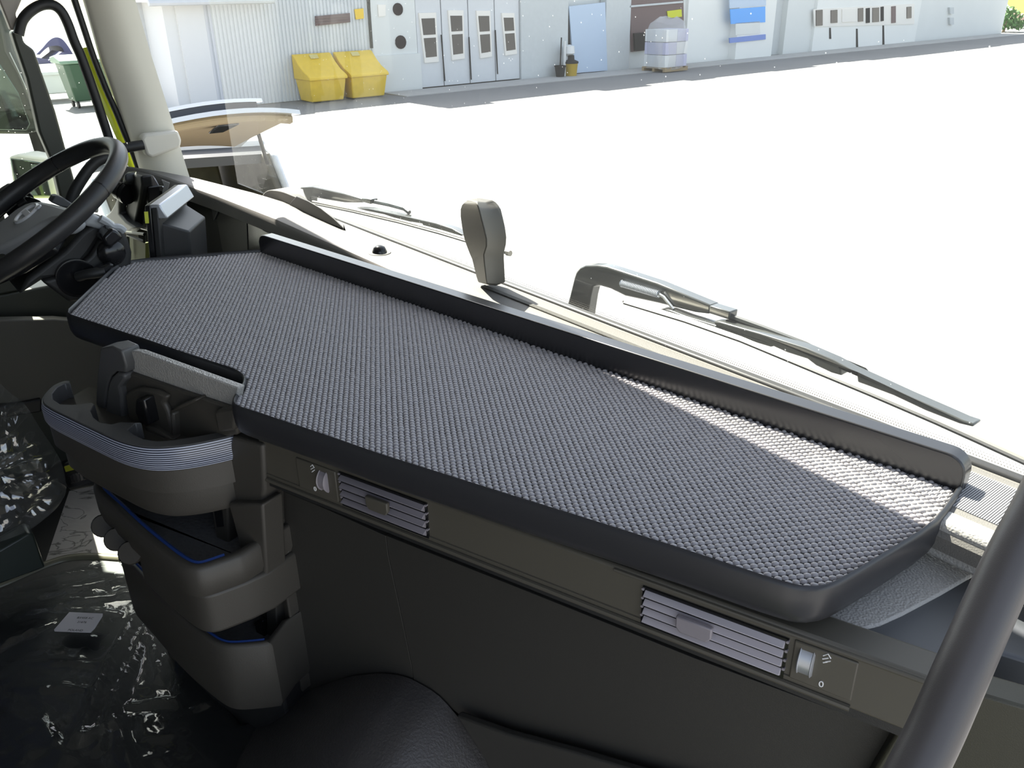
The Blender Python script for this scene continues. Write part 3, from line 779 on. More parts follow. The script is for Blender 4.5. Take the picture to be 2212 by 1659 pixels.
# spokes
ob('spoke', prism([WP(*p, -.020) for p in [(8, 428), (20, 421), (52, 417), (84, 430), (62, 440), (34, 452), (20, 470), (4, 450)]], -WN*.03), M['gloss'], wh, bev=.006, seg=3)
ob('button', prism([WP(*p, -.017) for p in [(30, 432), (48, 424), (56, 433), (38, 444)]], -WN*.006), M['dashdark'], wh, bev=.0015)
ob('spoke', prism([WP(*p, -.012) for p in [(2, 430), (-40, 470), (-60, 440), (20, 392), (46, 394), (56, 408), (28, 416)]], -WN*.03), M['wheel'], wh, bev=.008, seg=3)
ob('spoke', prism([WP(*p, -.025) for p in [(74, 506), (82, 494), (108, 480), (118, 490), (100, 520), (84, 524)]], -WN*.02), M['silver'], wh, bev=.004)
ob('spoke', prism([WP(*p, -.035) for p in [(-40, 560), (40, 525), (110, 490), (140, 480), (110, 530), (40, 575), (-40, 610)]], -WN*.02), M['gloss'], wh, bev=.004)
# column shroud with stalks
cs = thing('steering_column', 'dark steering column shroud with stalks beside the tray', 'steering column', V((-1.55, .9, 2.05)))
SX = -.935
def SP(a, b): return X(a, b, SX)
side = [(90, 608), (152, 654), (182, 650), (240, 600), (285, 575), (286, 545), (279, 520), (268, 500), (254, 490), (236, 492), (222, 510), (196, 552), (150, 590)]
part(ob('lower_shroud', pp(SP, side, -TX*.16), M['dashdark'], cs, bev=.014, seg=4), 'lower shroud')
up_ = [(150, 600), (196, 548), (222, 508), (230, 490), (204, 482), (176, 500), (140, 540), (60, 600), (40, 640), (92, 606)]
ob('upper_shroud', pp(lambda a, b: X(a, b, SX-.012), up_, -TX*.14), M['dashdark'], cs, bev=.012, seg=3)
ob('shroud_top', pp(lambda a, b: X(a, b, SX-.005), [(178, 487), (186, 474), (196, 463), (216, 470), (228, 482), (226, 500), (200, 492)], -TX*.13), M['hub'], cs, bev=.008, seg=3)
ob('shroud_trim', tube(smooth_path([X(a, b, SX+.002) for a, b in [(216, 472), (230, 480), (243, 490), (258, 492), (268, 500)]], 4), .008, 8), M['hub'], cs)
sk1 = ob('upper_stalk', pp(lambda a, b: X(a, b, SX+.05), [(221, 514), (240, 494), (254, 498), (268, 514), (240, 536), (228, 530)], -TX*.05), M['gloss'], cs, bev=.006, seg=3)
ob('stalk_gaiter', lathe(X(240, 545, SX), TX, [(.004, -.01), (.028, -.01), (.026, .008), (.017, .016), (.003, .018)], 20), M['gloss'], cs)
ob('stalk_recess', lathe(X(166, 601, SX), TX, [(.038, -.012), (.038, .001), (.034, .0018), (.031, .0005), (.003, .0005)], 28), M['gloss'], cs)
ob('lower_stalk', tube([X(168, 598, SX+.006), X(185, 593, SX+.02), X(206, 590, SX+.028), X(226, 586, SX+.03)], [.010, .010, .011, .010], 10), M['dashdark'], cs)
ob('stalk_end', pp(lambda a, b: X(a, b, SX+.035), [(206, 588), (216, 578), (238, 568), (249, 573), (234, 588), (216, 599)], -TX*.02), M['gloss'], cs, bev=.004)
lv = [(110, 437), (118, 424), (124, 423), (138, 428), (158, 441), (156, 450), (130, 446)]
ob('left_stalk', pp(lambda a, b: X(a, b, SX-.10), lv, -TX*.03), M['deck'], cs, bev=.005)

# instrument hood arc, switch panel with rotary knob, pale cluster surround
ih = thing('instrument_hood', 'dark instrument hood arc seen through the steering wheel', 'instrument hood', X(170, 430, -1.25))
ob('hood_edge', tube(smooth_path([X(a, b, -1.22) for a, b in [(150, 448), (158, 420), (176, 388), (200, 356), (222, 342), (244, 338), (262, 350)]], 4), .0125, 10), M['dashdark'], ih)
ob('hood_face', pp(lambda a, b: X(a, b, -1.24), [(214, 440), (232, 424), (246, 400), (250, 372), (240, 366), (226, 402), (206, 432), (196, 456), (214, 462)], -TX*.03), mat('cream_cluster_trim', (.55, .52, .45), .5), ih, bev=.006)
sp = thing('switch_panel', 'dark panel with round rotary switch left of the monitor', 'panel', Y(280, 430, -.25))
ob('swoop_trim', pp(lambda a, b: Y(a, b, -.335), [(268, 374), (258, 410), (247, 440), (238, 456), (226, 468), (246, 482), (262, 498), (272, 506), (290, 492), (270, 478), (256, 462), (256, 440), (262, 414), (272, 392)], TY*.03), M['deck'], sp, bev=.006, seg=3)
ob('face', pp(lambda a, b: Y(a, b, -.315), [(272, 372), (304, 380), (306, 402), (290, 488), (272, 478), (255, 462), (254, 436), (262, 412)], TY*.03), M['dashdark'], sp, bev=.006)
ob('side_face', pp(lambda a, b: Y(a, b, -.30), [(306, 380), (320, 405), (322, 460), (318, 500), (290, 492), (300, 440)], TY*.03), M['gloss'], sp, bev=.004)
kc = Y(272, 415, -.33)
kax = (CAM-kc).normalized()*.55 - TX*.8
ob('rotary_knob', lathe(kc, kax, [(.006, -.012), (.030, -.012), (.030, -.002), (.026, 0), (.026, .003), (.028, .004), (.028, .022), (.024, .024), (.022, .021), (.003, .021)], 24), M['gloss'], sp)
ob('blank_button', pp(lambda a, b: Y(a, b, -.318), [(265, 441), (274, 444), (270, 456), (262, 452)], TY*.004), M['gloss'], sp, bev=.001)

# panels behind the monitor
ip = thing('centre_display', 'dark blue centre display panel with a screwed side bracket', 'display', Y(460, 545, -.2))
PY = -.130
ob('screen', pp(lambda a, b: Y(a, b, PY), [(396, 404), (452, 428), (440, 470), (424, 505), (404, 540), (390, 545), (380, 520)], TY*.01), M['screen'], ip, bev=.002)
br = ob('side_bracket', pp(lambda a, b: Y(a, b, PY-.004), [(452, 430), (477, 444), (428, 549), (404, 540)], TY*.012), M['deck'], ip, bev=.002)
for a, b in ((444, 479), (432, 504)):
    ob('screw', lathe(Y(a, b, PY-.004), -TY, [(.001, -.002), (.0045, -.002), (.0045, .0015), (.003, .0025), (.001, .0025)], 10), M['steel'], br)
ob('lower_ledge', pp(lambda a, b: Y(a, b, PY-.03), [(384, 548), (400, 531), (418, 545), (414, 556), (444, 556), (430, 572), (380, 575)], TY*.03), M['deck'], ip, bev=.004)
ob('centre_panel', pp(lambda a, b: Y(a, b, PY+.002), [(477, 444), (533, 476), (536, 560), (420, 570), (428, 549)], TY*.02), M['dashdark'], dash, bev=.002)
ob('centre_side', pp(lambda a, b: Y(a, b, PY+.004), [(534, 476), (575, 500), (640, 530), (640, 570), (537, 560)], TY*.02), M['gloss'], dash, bev=.002)
# lime strip of door paint seen between column and monitor, and paper slip by the display
tag(ob('paper_slip', pp(lambda a, b: Y(a, b, -.24), [(349, 388), (366, 395), (362, 410), (350, 418), (354, 400)], TY*.001), M['white'], smooth=False), 'small white paper slip behind the monitor top', 'paper')
tag(ob('wire_bracket', tube([Y(a, b, -.262) for a, b in [(332, 430), (333, 406), (337, 402), (352, 403)]], .0018, 6), M['silver']), 'thin bent metal bracket behind the monitor', 'bracket')
cub = thing('cubby', 'small olive lined dash cubby between column and monitor', 'cubby', Y(292, 560, -.36))
ob('lining', pp(lambda a, b: Y(a, b, -.36), [(276, 512), (314, 525), (314, 580), (284, 580), (282, 540)], TY*.01), mat('olive_lining', (.16, .17, .04), .6), cub)
ob('frame', tube([Y(a, b, -.37) for a, b in [(274, 502), (312, 506), (312, 522), (276, 508), (278, 552)]], .004, 6), M['olive'], cub)

# monitor on a bracket: screen turned to the driver, back to the camera
mo = thing('monitor', 'silver topped black monitor with its back to the tray', 'monitor', V((-1.3, .90, 2.2)))
P1, P2 = D(316, 452, 1.72), D(377, 392, 1.90)
P2.z = P1.z = (P1.z+P2.z)/2
md = (P2-P1).normalized(); mn_ = V((-md.y, md.x, 0))
if mn_.dot(TX) < 0: mn_ = -mn_
mw = (P2-P1).length
dn = V((0, 0, -1)) - mn_*.10 - md*.02
dn = dn.normalized()
def MP(a, b, c): return P1+md*a+dn*b+mn_*c
def mbox(a0, a1, b0, b1, c0, c1): return prism([MP(a0, b0, c0), MP(a1, b0, c0), MP(a1, b0, c1), MP(a0, b0, c1)], dn*(b1-b0))
ob('bezel', mbox(0, mw, 0, .165, -.002, .010), M['gloss'], mo, bev=.002)
ob('case', mbox(.001, mw-.001, .003, .165, .010, .024), M['dashdark'], mo, bev=.003)
part(ob('top_cap', prism([MP(.001, -.001, .006), MP(.001, -.001, .028), MP(.003, .029, .042), MP(.003, .029, .018), ], md*(mw-.004)), M['silver'], mo, bev=.003), 'silver top cap')
hump = loft([[MP(.018, .040, .018), MP(mw-.008, .040, .018), MP(mw-.008, .165, .018), MP(.018, .165, .018)], [MP(.045, .068, .072), MP(mw-.032, .068, .072), MP(mw-.032, .165, .072), MP(.045, .165, .072)]])
ob('rear_hump', hump, M['dashdark'], mo, bev=.004, seg=3)
ob('slot_line', prism([MP(.012, .030, .020), MP(mw-.010, .030, .020), MP(mw-.010, .032, .0225), MP(.012, .032, .0225)], mn_*.002), M['silver'], mo)
ob('reflector', mbox(-.003, -.0005, .012, .036, -.003, .004), mat('lime_reflector', (.75, .8, .1), .3), mo)
ob('foot', prism([MP(.05, .16, .005), MP(mw-.05, .16, .005), MP(mw-.05, .16, .05), MP(.05, .16, .05)], (0, 0, -.07)), M['dashdark'], mo, bev=.003)

# ------------------------------------------------------------------ objects on the dash top
# tall dark housing standing at the windscreen base
sh = []
for (yy, L, R, rx) in ((611, 1033, 1073, 1052), (596, 1028, 1072, 1050), (560, 1019, 1070, 1046), (546, 1013, 1070, 1045), (528, 1006, 1074, 1051), (512, 1001, 1075, 1051), (490, 997, 1072, 1046), (468, 994, 1067, 1040), (452, 994, 1063, 1036), (443, 997, 1058, 1033), (436, 1004, 1052, 1030)):
    sl = .30
    A = Y(L, yy-(0 if yy < 600 else 0), -.036); Bq = Y(R, yy+5, -.022); Rg = Y(rx, yy+4, -.062)
    sh.append([A, Rg, Bq, Bq+TY*.022, A+TY*.030])
ts = sh[-1]
cx = sum(ts, V((0, 0, 0)))/5
sh.append([p+(cx-p)*.25+TZ*.004 for p in ts])
cm = thing('sensor_housing', 'tall dark paddle shaped sensor housing at the windscreen base', 'sensor', T(-.38, -.02, 2.25))
ob('housing', loft(sh), M['fascia'], cm, bev=.004, seg=3)
nz = thing('washer_nozzle', 'thin dark nozzle rod sticking out beside the sensor housing', 'nozzle', Y(1086, 545, .06))
ob('rod', tube([Y(1060, 538, .07), Y(1080, 541, .07), Y(1096, 546, .07)], .0042, 8), M['wiper'], nz)
ob('tip', tube([Y(1096, 546, .07), Y(1102, 547.5, .07)], .0060, 8), M['steel'], nz)
sm = thing('sun_sensor', 'tiny black sun sensor dome on the dash top', 'sensor', Z(820, 545, 2.25))
cs_ = Z(820, 546, 2.25)
ob('dome', lathe(cs_, TZ, [(.016, 0), (.0155, .004), (.012, .012), (.006, .0155), (.001, .016)], 16), M['gloss'], sm)
ob('collar', lathe(cs_, TZ, [(.024, -.001), (.024, .0012), (.014, .0016), (.001, .0016)], 20), M['dashtop'], sm)
hp = thing('dash_hump', 'curved dark hump with pale top at the left windscreen base', 'hump', Y(640, 450, -.05))
ho = smooth_path([Y(a, b, -.03) for a, b in [(563, 430), (568, 420), (577, 412), (592, 411), (612, 415), (636, 424), (664, 434), (692, 450), (720, 472), (744, 494)]], 3)
hb = [V((p.x, p.y, min(p.z-.012, 2.24))) for p in ho]
ob('shell', loft([[p, p+TY*d-TZ*e, q+TY*.055, q] for p, q, d, e in zip(ho, hb, *zip(*[(.055, 0) if i < 13 else (.055-.0075*min(6, i-12), .006*min(6, i-12)) for i in range(len(ho))]))]), M['dashtop'], hp, bev=.003)
fc = [(640, 424), (664, 434), (692, 450), (720, 472), (742, 494), (700, 480), (660, 462), (622, 447), (630, 434)]
ob('dark_face', pp(lambda a, b: Y(a, b, -.034), fc, TY*.004), M['dashdark'], hp, bev=.0015)

# ------------------------------------------------------------------ wipers outside the glass
def wiper(name, label, arm, sleeve, rod, yoke, blade, spring=None, y=.07, small=False):
    w = thing(name, label, 'wiper', Y(*arm[0], y))
    ob('arm', pp(lambda a, b: Y(a, b, y), arm, TY*.022), M['wiper'], w, bev=.003)
    ob('sleeve', pp(lambda a, b: Y(a, b, y-.002), sleeve, TY*.02), M['wiper'], w, bev=.002)
    ob('rod', tube([Y(a, b, y+.008) for a, b in rod], .0052 if not small else .006, 8), M['wiper'], w)
    for yk in yoke: ob('bow', pp(lambda a, b: Y(a, b, y-.012), yk, TY*.02), M['wiper'], w, bev=.002)
    ob('blade', tube([Y(a, b, y-.03) for a, b in blade], .0040, 6), M['steel'], w)
    ob('rubber', tube([Y(a, b+4, y-.034) for a, b in blade], .0028, 5), M['black'], w)
    if spring:
        (a0, b0), (a1, b1) = spring
        A, B = Y(a0, b0, y-.006), Y(a1, b1, y-.006)
        d = (B-A).normalized(); s = d.cross(TY)
        N = 26*10
        pts = [A+(B-A)*(i/N)+(TY*math.cos(i*2*PI/10)+s*math.sin(i*2*PI/10))*.0052 for i in range(N+1)]
        ob('spring', tube(pts, .0012, 4), M['silver'], w)
        ob('hook', tube([B, Y(1433, 641, y-.004), Y(1455, 668, y-.004)], .0028, 6), M['silver'], w)
    return w
wiper('wiper', 'dark right wiper with coil spring, nearest the tray',
      [(1219, 680), (1230, 640), (1240, 600), (1244, 588), (1252, 578), (1264, 573), (1290, 573), (1310, 576), (1332, 583), (1420, 612), (1535, 660), (1532, 679), (1500, 675), (1420, 655), (1350, 640), (1318, 624), (1290, 616), (1280, 620), (1275, 640), (1266, 700)],
      [(1532, 660), (1577, 674), (1574, 691), (1530, 677)],
      [(1572, 682), (1650, 710), (1740, 745), (1778, 765), (1800, 782)],
      [[(1541, 694), (1556, 696), (1640, 720), (1740, 752), (1800, 778), (1840, 800), (1880, 818), (1960, 855), (2040, 890), (2080, 908), (2104, 916), (2102, 923), (2072, 916), (2000, 888), (1930, 855), (1880, 836), (1852, 826), (1850, 806), (1815, 796), (1818, 812), (1796, 806), (1762, 790), (1744, 776), (1700, 762), (1640, 735), (1600, 722), (1560, 708), (1545, 704)],
       [(1425, 668), (1445, 670), (1482, 684), (1600, 720), (1680, 746), (1664, 750), (1590, 728), (1480, 690), (1430, 674)]],
      [(1348, 650), (1480, 690), (1600, 732), (1740, 790), (1880, 848), (2020, 908), (2100, 944), (2240, 1008)],
      ((1342, 612), (1424, 636)))
wiper('wiper', 'dark left wiper beyond the pale topped hump',
      [(640, 432), (641, 418), (644, 408), (650, 403), (674, 402), (700, 408), (740, 417), (782, 430), (782, 438), (744, 438), (700, 431), (676, 426), (671, 428), (671, 445), (655, 440)],
      [(780, 427), (801, 431), (800, 441), (780, 436)],
      [(800, 434), (840, 442), (874, 451), (884, 459)],
      [[(767, 449), (795, 450), (870, 466), (940, 482), (976, 494), (1000, 508), (985, 508), (930, 492), (914, 490), (912, 484), (890, 480), (870, 478), (830, 464), (790, 456)],
       [(928, 489), (940, 489), (1000, 508), (990, 512), (950, 502)]],
      [(676, 436), (760, 453), (860, 476), (950, 500), (1010, 518)], None, y=.075)

# ------------------------------------------------------------------ grab bar at the right door post
gb = thing('grab_bar', 'thick dark rubber grab bar in the right foreground', 'grab bar', D(1968, 1720, .50))
cl = [(2330, 890, .66), (2262, 1060, .645), (2190, 1200, .63), (2130, 1330, .615), (2075, 1455, .60), (2020, 1580, .59), (1965, 1690, .58), (1910, 1800, .57)]
ob('tube', tube(smooth_path([D(a, b, d) for a, b, d in cl], 5), .0185, 24), M['grip'], gb)
ob('end_boss', lathe(D(1905, 1810, .57), (D(1905, 1810, .57)-D(1965, 1690, .58)), [(.004, -.01), (.026, -.01), (.028, .02), (.004, .03)], 20), M['grip'], gb)

# ------------------------------------------------------------------ driver side: seat under clear bag, floor, pedal, tunnel
seat = thing('driver_seat', 'navy driver seat under a clear plastic bag at the left edge', 'seat', T(-1.05, -1.3, FLOOR))
g = loft([[T(-.89-.02*i, -.90-.0*i, z), T(-1.30, -.90, z), T(-1.30, -1.55, z), T(-.89-.02*i, -1.55, z)] for i, z in enumerate((1.88, 1.92, 2.0, 2.04))])
ob('cushion', g, M['navy'], seat, bev=.03, seg=4)
ob('bolster', tube([T(-.93, -.84, 1.97), T(-.93, -1.0, 2.02), T(-.93, -1.3, 2.04), T(-.93, -1.55, 2.06)], [.05, .075, .08, .08], 14), M['navy'], seat)
ob('base', tbox(-1.25, -.93, -1.5, -.92, FLOOR, 1.88), M['black'], seat, bev=.02)
sb = pp(lambda a, b: X(a, b, -.86), [(-120, 1215), (0, 1188), (62, 1152), (74, 1156), (98, 1226), (60, 1240), (0, 1262), (-120, 1300)], -TX*.05)
ob('side_bracket', sb, M['mirrorbody'], seat, bev=.004)
# bag: crumpled sheet over the seat side
bagp = [(-140, 740), (-40, 800), (2, 832), (24, 852), (58, 880), (90, 930), (120, 975), (138, 1012), (146, 1062), (128, 1098), (96, 1128), (60, 1152), (0, 1176), (-70, 1190), (-140, 1200)]
pl_ = [X(a, b, -.845) for a, b in bagp]
cen_b = X(-20, 1010, -.845)
NB, NR = 120, 26
per = smooth_path(pl_, 8, closed=True)
step = len(per)/NB
per = [per[int(i*step)] for i in range(NB)]
vs, fs = [], []
for r in range(NR+1):
    t = r/NR
    for i, p in enumerate(per):
        q = cen_b+(p-cen_b)*(1-t*.98)
        ed = min(1, t*4)
        h = .035*math.sin(min(1, t*1.6)*PI/2)
        nn = noise.fractal(V((q.x*16, q.y*16, q.z*16)), 1, 2, 4)*.018 + (abs(noise.noise(V((q.x*9+3, q.y*9, q.z*30))))-.25)*.03
        vs.append(q+TX*(h+nn*ed)-TX*.01)
for r in range(NR):
    for i in range(NB):
        k = (i+1) % NB
        fs.append((r*NB+i, r*NB+k, (r+1)*NB+k, (r+1)*NB+i))
fs.append(tuple(NR*NB+i for i in range(NB)))
tag(ob('plastic_bag', G().add(vs, fs), M['bag'], angle=28), 'crumpled clear plastic bag draped over the seat side at left', 'plastic bag')

fm = [(96, 1222), (150, 1062), (206, 1050), (330, 1150), (330, 1260), (150, 1260)]
tag(ob('floor_paper', pp(lambda a, b: Z(a, b, FLOOR+.004), fm, (0, 0, .002)), M['marble'], smooth=False), 'white marbled protective paper on the cab floor, partly in sun', 'paper')
pd = thing('pedal', 'black pedal with a bright yellow band beside the storage tower', 'pedal', Z(175, 1050, 1.58))
ob('pad', pp(lambda a, b: Y(a, b, -.72), [(136, 1000), (190, 985), (212, 1010), (205, 1050), (150, 1062), (140, 1040)], TY*.03), M['black'], pd, bev=.008)
ob('band', pp(lambda a, b: Y(a, b, -.725), [(138, 1008), (166, 999), (178, 1003), (176, 1010), (142, 1020)], TY*.006), M['hivis'], pd, bev=.001)
for k in range(5):
    ob('tread', pp(lambda a, b: Y(a, b, -.725), [(148+k*7, 1028-k*2), (150+k*7, 1027-k*2), (155+k*7, 1044-k*2), (153+k*7, 1045-k*2)], TY*.006), M['gloss'], pd)
ob('stem', tube([Y(180, 1015, -.70), T(-1.40, -.25, 1.75)], .012, 8), M['black'], pd)

TZN = 1.62
tn = thing('engine_tunnel', 'dark engine tunnel cover with a satin olive edge', 'engine cover', Z(250, 1500, FLOOR))
tp = [(-260, 1330), (-60, 1268), (0, 1250), (60, 1225), (104, 1207), (150, 1199), (200, 1198), (262, 1200), (420, 1420), (520, 1560), (640, 1530), (800, 1720), (760, 1900), (-260, 1900)]
ob('cover', pp(lambda a, b: Z(a, b, TZN), tp, (0, 0, -.12)), M['dashdark'], tn, bev=.012, seg=4)
ed = smooth_path([Z(a, b, TZN-.004) for a, b in [(-260, 1345), (-60, 1284), (0, 1267), (60, 1241), (110, 1220), (150, 1209), (200, 1206), (262, 1210)]], 4)
part(ob('front_edge', tube(ed, .012, 12), mat('satin_olive_edge', (.17, .16, .11), .35), tn), 'satin olive front edge')
# clear sheet with folds over the tunnel
def fold(x, y):
    v = 0
    for (ax, ay, bx, by, w, h) in FOLDS:
        dx, dy = bx-ax, by-ay; L = dx*dx+dy*dy
        t = max(0, min(1, ((x-ax)*dx+(y-ay)*dy)/L))
        d = math.hypot(x-ax-dx*t, y-ay-dy*t)
        v += h*math.exp(-(d/w)**2)*(1-.5*abs(2*t-1))
    return v
FOLDS = []
def fd(p, q, w, h):
    a, b = Z(*p, TZN), Z(*q, TZN); FOLDS.append((a.x, a.y, b.x, b.y, w, h))
for p, q, w, h in [((0, 1285), (270, 1225), .012, .016), ((0, 1310), (290, 1250), .010, .010), ((40, 1330), (285, 1285), .012, .012), ((300, 1340), (170, 1600), .012, .020), ((320, 1360), (215, 1620), .009, .016), ((285, 1350), (200, 1520), .008, .012),
                   ((60, 1435), (250, 1440), .006, .008), ((20, 1490), (230, 1495), .006, .008), ((330, 1380), (350, 1470), .008, .014), ((360, 1420), (420, 1470), .007, .012), ((390, 1530), (400, 1450), .008, .012), ((420, 1535), (480, 1525), .006, .012), ((280, 1530), (380, 1520), .007, .010), ((340, 1470), (380, 1420), .007, .012),
                   ((0, 1400), (110, 1350), .008, .008), ((120, 1320), (260, 1330), .005, .008), ((160, 1610), (260, 1570), .01, .012), ((90, 1560), (140, 1640), .008, .008), ((250, 1550), (290, 1690), .010, .014)]: fd(p, q, w, h)
pixg = []
nx, ny = 130, 110
poly_sheet = [(-140, 1318), (0, 1284), (120, 1240), (200, 1214), (268, 1212), (300, 1270), (352, 1370), (430, 1470), (520, 1545), (560, 1600), (560, 1780), (-140, 1780)]
def inpx(x, y):
    c = False; j = len(poly_sheet)-1
    for i in range(len(poly_sheet)):
        a, b = poly_sheet[i], poly_sheet[j]
        if (a[1] > y) != (b[1] > y) and x < (b[0]-a[0])*(y-a[1])/(b[1]-a[1])+a[0]: c = not c
        j = i
    return c
idx = {}; vs = []; fs = []
x0, x1, y0, y1 = -1.95, -.90, .30, .90
for i in range(nx+1):
    for j in range(ny+1):
        x = x0+(x1-x0)*i/nx; y = y0+(y1-y0)*j/ny
        p = V((x, y, TZN)) - CAM
        zc_ = p.dot(fw); sx = W/2+FPX*p.dot(rt)/zc_; sy = H/2-FPX*p.dot(up)/zc_
        if inpx(sx, sy):
            h = .004+fold(x, y)+.0035*noise.fractal(V((x*22, y*22, 1)), 1, 2, 3)+.002*abs(noise.noise(V((x*60, y*60, 5))))
            idx[(i, j)] = len(vs); vs.append(V((x, y, TZN+max(.003, h))))
for i in range(nx):
    for j in range(ny):
        q = [(i, j), (i+1, j), (i+1, j+1), (i, j+1)]
        if all(k in idx for k in q): fs.append(tuple(idx[k] for k in q))
tag(ob('plastic_sheet', G().add(vs, fs), M['sheet'], angle=40), 'creased clear plastic sheet covering the engine tunnel', 'plastic sheet')
lab = thing('paper_label', 'white paper label with small grey print on the plastic sheet', 'label', Z(170, 1345, TZN+.010))
ZL = TZN+.026
lc = [(117, 1361), (150, 1323), (222, 1326), (222, 1331), (205, 1358), (196, 1367), (118, 1364)]
ob('sheet', pp(lambda a, b: Z(a, b, ZL), lc, (0, 0, .001)), M['label'], lab, smooth=False)
lx = (Z(223, 1326, ZL)-Z(150, 1323, ZL)); ly = (Z(150, 1323, ZL)-Z(117, 1362, ZL))
for s, p, sz in (('BX458 AC', (184, 1335), .0075), ('21676', (177, 1344), .0075), ('POLAND', (163, 1361.5), .0075)):
    text('print_line', s, M['ink'], lab, Z(*p, ZL+.0012), lx, ly, sz, .0001)

# ------------------------------------------------------------------ yard: building along the left, x = -22.3 in the truck frame
BX = -22.3
def F(a, b, dx=0.0): return X(a, b, BX+dx)
bl = thing('building', 'long pale workshop building in shade across the yard', 'building', T(BX-2, 30, 0))
def wall(name, y0, y1, z0, z1, m, dx=0.0, th=.3, lab=None, parent=bl):
    o = ob(name, tbox(BX+dx-th, BX+dx, y0, y1, z0, z1), m, parent)
    if lab: part(o, lab)
    return o
def fy(a, b): return loc(F(a, b)).y
HB, HA = 5.5, 3.25
# low annex with profiled sheet
yc0, yc1 = 7.45, 12.5
pr = []
nrib = 46
for k in range(nrib):
    y = yc0+(yc1-yc0)*k/nrib; w = (yc1-yc0)/nrib
    pr += [(y, 0), (y+w*.30, 0), (y+w*.42, .035), (y+w*.88, .035)]
pr.append((yc1, 0))
gs = loft([[T(BX+d, y, z) for y, d in pr] for z in (.02, HA)], ring_closed=False, cap=False)
part(ob('profiled_sheet', gs, M['bsheet'], bl, smooth=False), 'grey profiled sheet wall')
wall('annex_core', 6.6, yc1, 0, HA, M['bwall'], -.05, 4.0)
wall('corner_post', 6.9, 7.6, 0, HA, M['bwall'], .05, .3)
wall('annex_return', 6.2, 6.95, 0, HA, M['bpier'], -1.6, .4)
ad_ = ob('side_door', pp(lambda a, b: X(a, b, BX-1.55), [(350, 62), (385, 50), (404, 215), (372, 218)], TX*.06), M['bdoor'], bl)
ob('pane', pp(lambda a, b: X(a, b, BX-1.47), [(353, 80), (378, 74), (390, 164), (372, 166)], TX*.02), M['bglass'], ad_)
ob('drainpipe', tube([X(338, 40, BX-1.4), X(345, 120, BX-1.4), X(363, 205, BX-1.4)], .05, 8), M['bpier'], bl)
ob('eave', tbox(BX-4.0, BX+.55, 6.1, 9.3, 2.62, 2.80), M['bwallwhite'], bl)
ob('gutter', tube([T(BX+.58, 6.1, 2.60), T(BX+.58, 9.3, 2.60)], .07, 8), M['bpier'], bl)
# main wall
wall('main_wall', 12.45, 54, 0, HB, M['bwall'], -.35, 4.0)
lv_ = ob('louvre', pp(lambda a, b: F(a, b, .05), [(680, 35), (754, 28), (755, 48), (681, 56)], TX*.05), M['bbrown'], bl)
for k in range(3): ob('slat', pp(lambda a, b: F(a, b, .11), [(680, 38+k*6), (754, 32+k*6), (754, 34+k*6), (680, 40+k*6)], TX*.03), M['bbrown'], lv_)
ob('wall_sign', pp(lambda a, b: F(a, b, .05), [(765, 20), (784, 18), (785, 40), (768, 42)], TX*.03), M['yellow'], bl)
ob('wall_notice', pp(lambda a, b: F(a, b, -.02), [(815, 10), (832, 10), (832, 34), (817, 36)], TX*.03), M['bframe'], bl)
ob('downpipe', tube([F(795, -30, .08), F(797, 20, .08), F(803, 104, .08)], .045, 8), M['bdark'], bl)
# plain bay with two round holes and plinth
wall('bay_wall', 12.5, fy(905, 150), 0, HB, M['bwall'], -.02)
wall('bay_plinth', 12.5, fy(912, 190)-.02, 0, 1.05, M['bwall'], .05)
for a, b, r in ((859, 20, .17), (865, 91, .19)):
    h_ = ob('vent_hole', lathe(F(a, b, -.02), TX, [(r, -.02), (r, .03), (r*.8, .034), (.01, .034)], 16), M['vent'], bl)
# folding doors, each leaf with a tall two pane window
leaf_y = [fy(905, 150), fy(958, 120), fy(1015, 115), fy(1071, 110), fy(1124, 105)]
wins = [[(903, 28), (940, 27), (946, 133), (916, 136)], [(966, 22), (999, 22), (1002, 126), (975, 130)], [(1027, 23), (1057, 23), (1061, 122), (1036, 126)], [(1082, 28), (1109, 28), (1115, 116), (1090, 120)]]
mid = [.46, .44, .46, .44]
def inset(q, t):
    c = sum(q, V((0, 0, 0)))/4
    return [p+(c-p)*t for p in q]
for k in range(4):
    lf = wall('door_leaf', leaf_y[k]+.02, leaf_y[k+1]-.02, .04, 3.3, M['bdoor'], -.03, .1, None)
    q = [F(a, b, -.03) for a, b in wins[k]]
    fr_ = ob('window_frame', prism(q, TX*.05), M['bframe'], lf)
    i_ = inset(q, .22)
    for (s, e, gcol) in ((.0, mid[k]-.04, 'bglass'), (mid[k]+.04, 1, 'bglass')):
        P = [i_[0].lerp(i_[3], s), i_[1].lerp(i_[2], s), i_[1].lerp(i_[2], e), i_[0].lerp(i_[3], e)]
        ob('pane', prism([p+TX*.045 for p in P], TX*.012), M[gcol], lf)
for (a0, b0, a1, b1) in ((953, 75, 961, 175), (1070, 65, 1075, 160), (1013, 80, 1018, 172)):
    ob('door_bolt', tube([F(a0, b0, .03), F(a1, b1, .03)], .022, 6), M['bdark'], bl)
ob('lintel', tbox(BX-.3, BX+.04, leaf_y[0], leaf_y[4], 2.66, 3.0), M['orange'], bl)
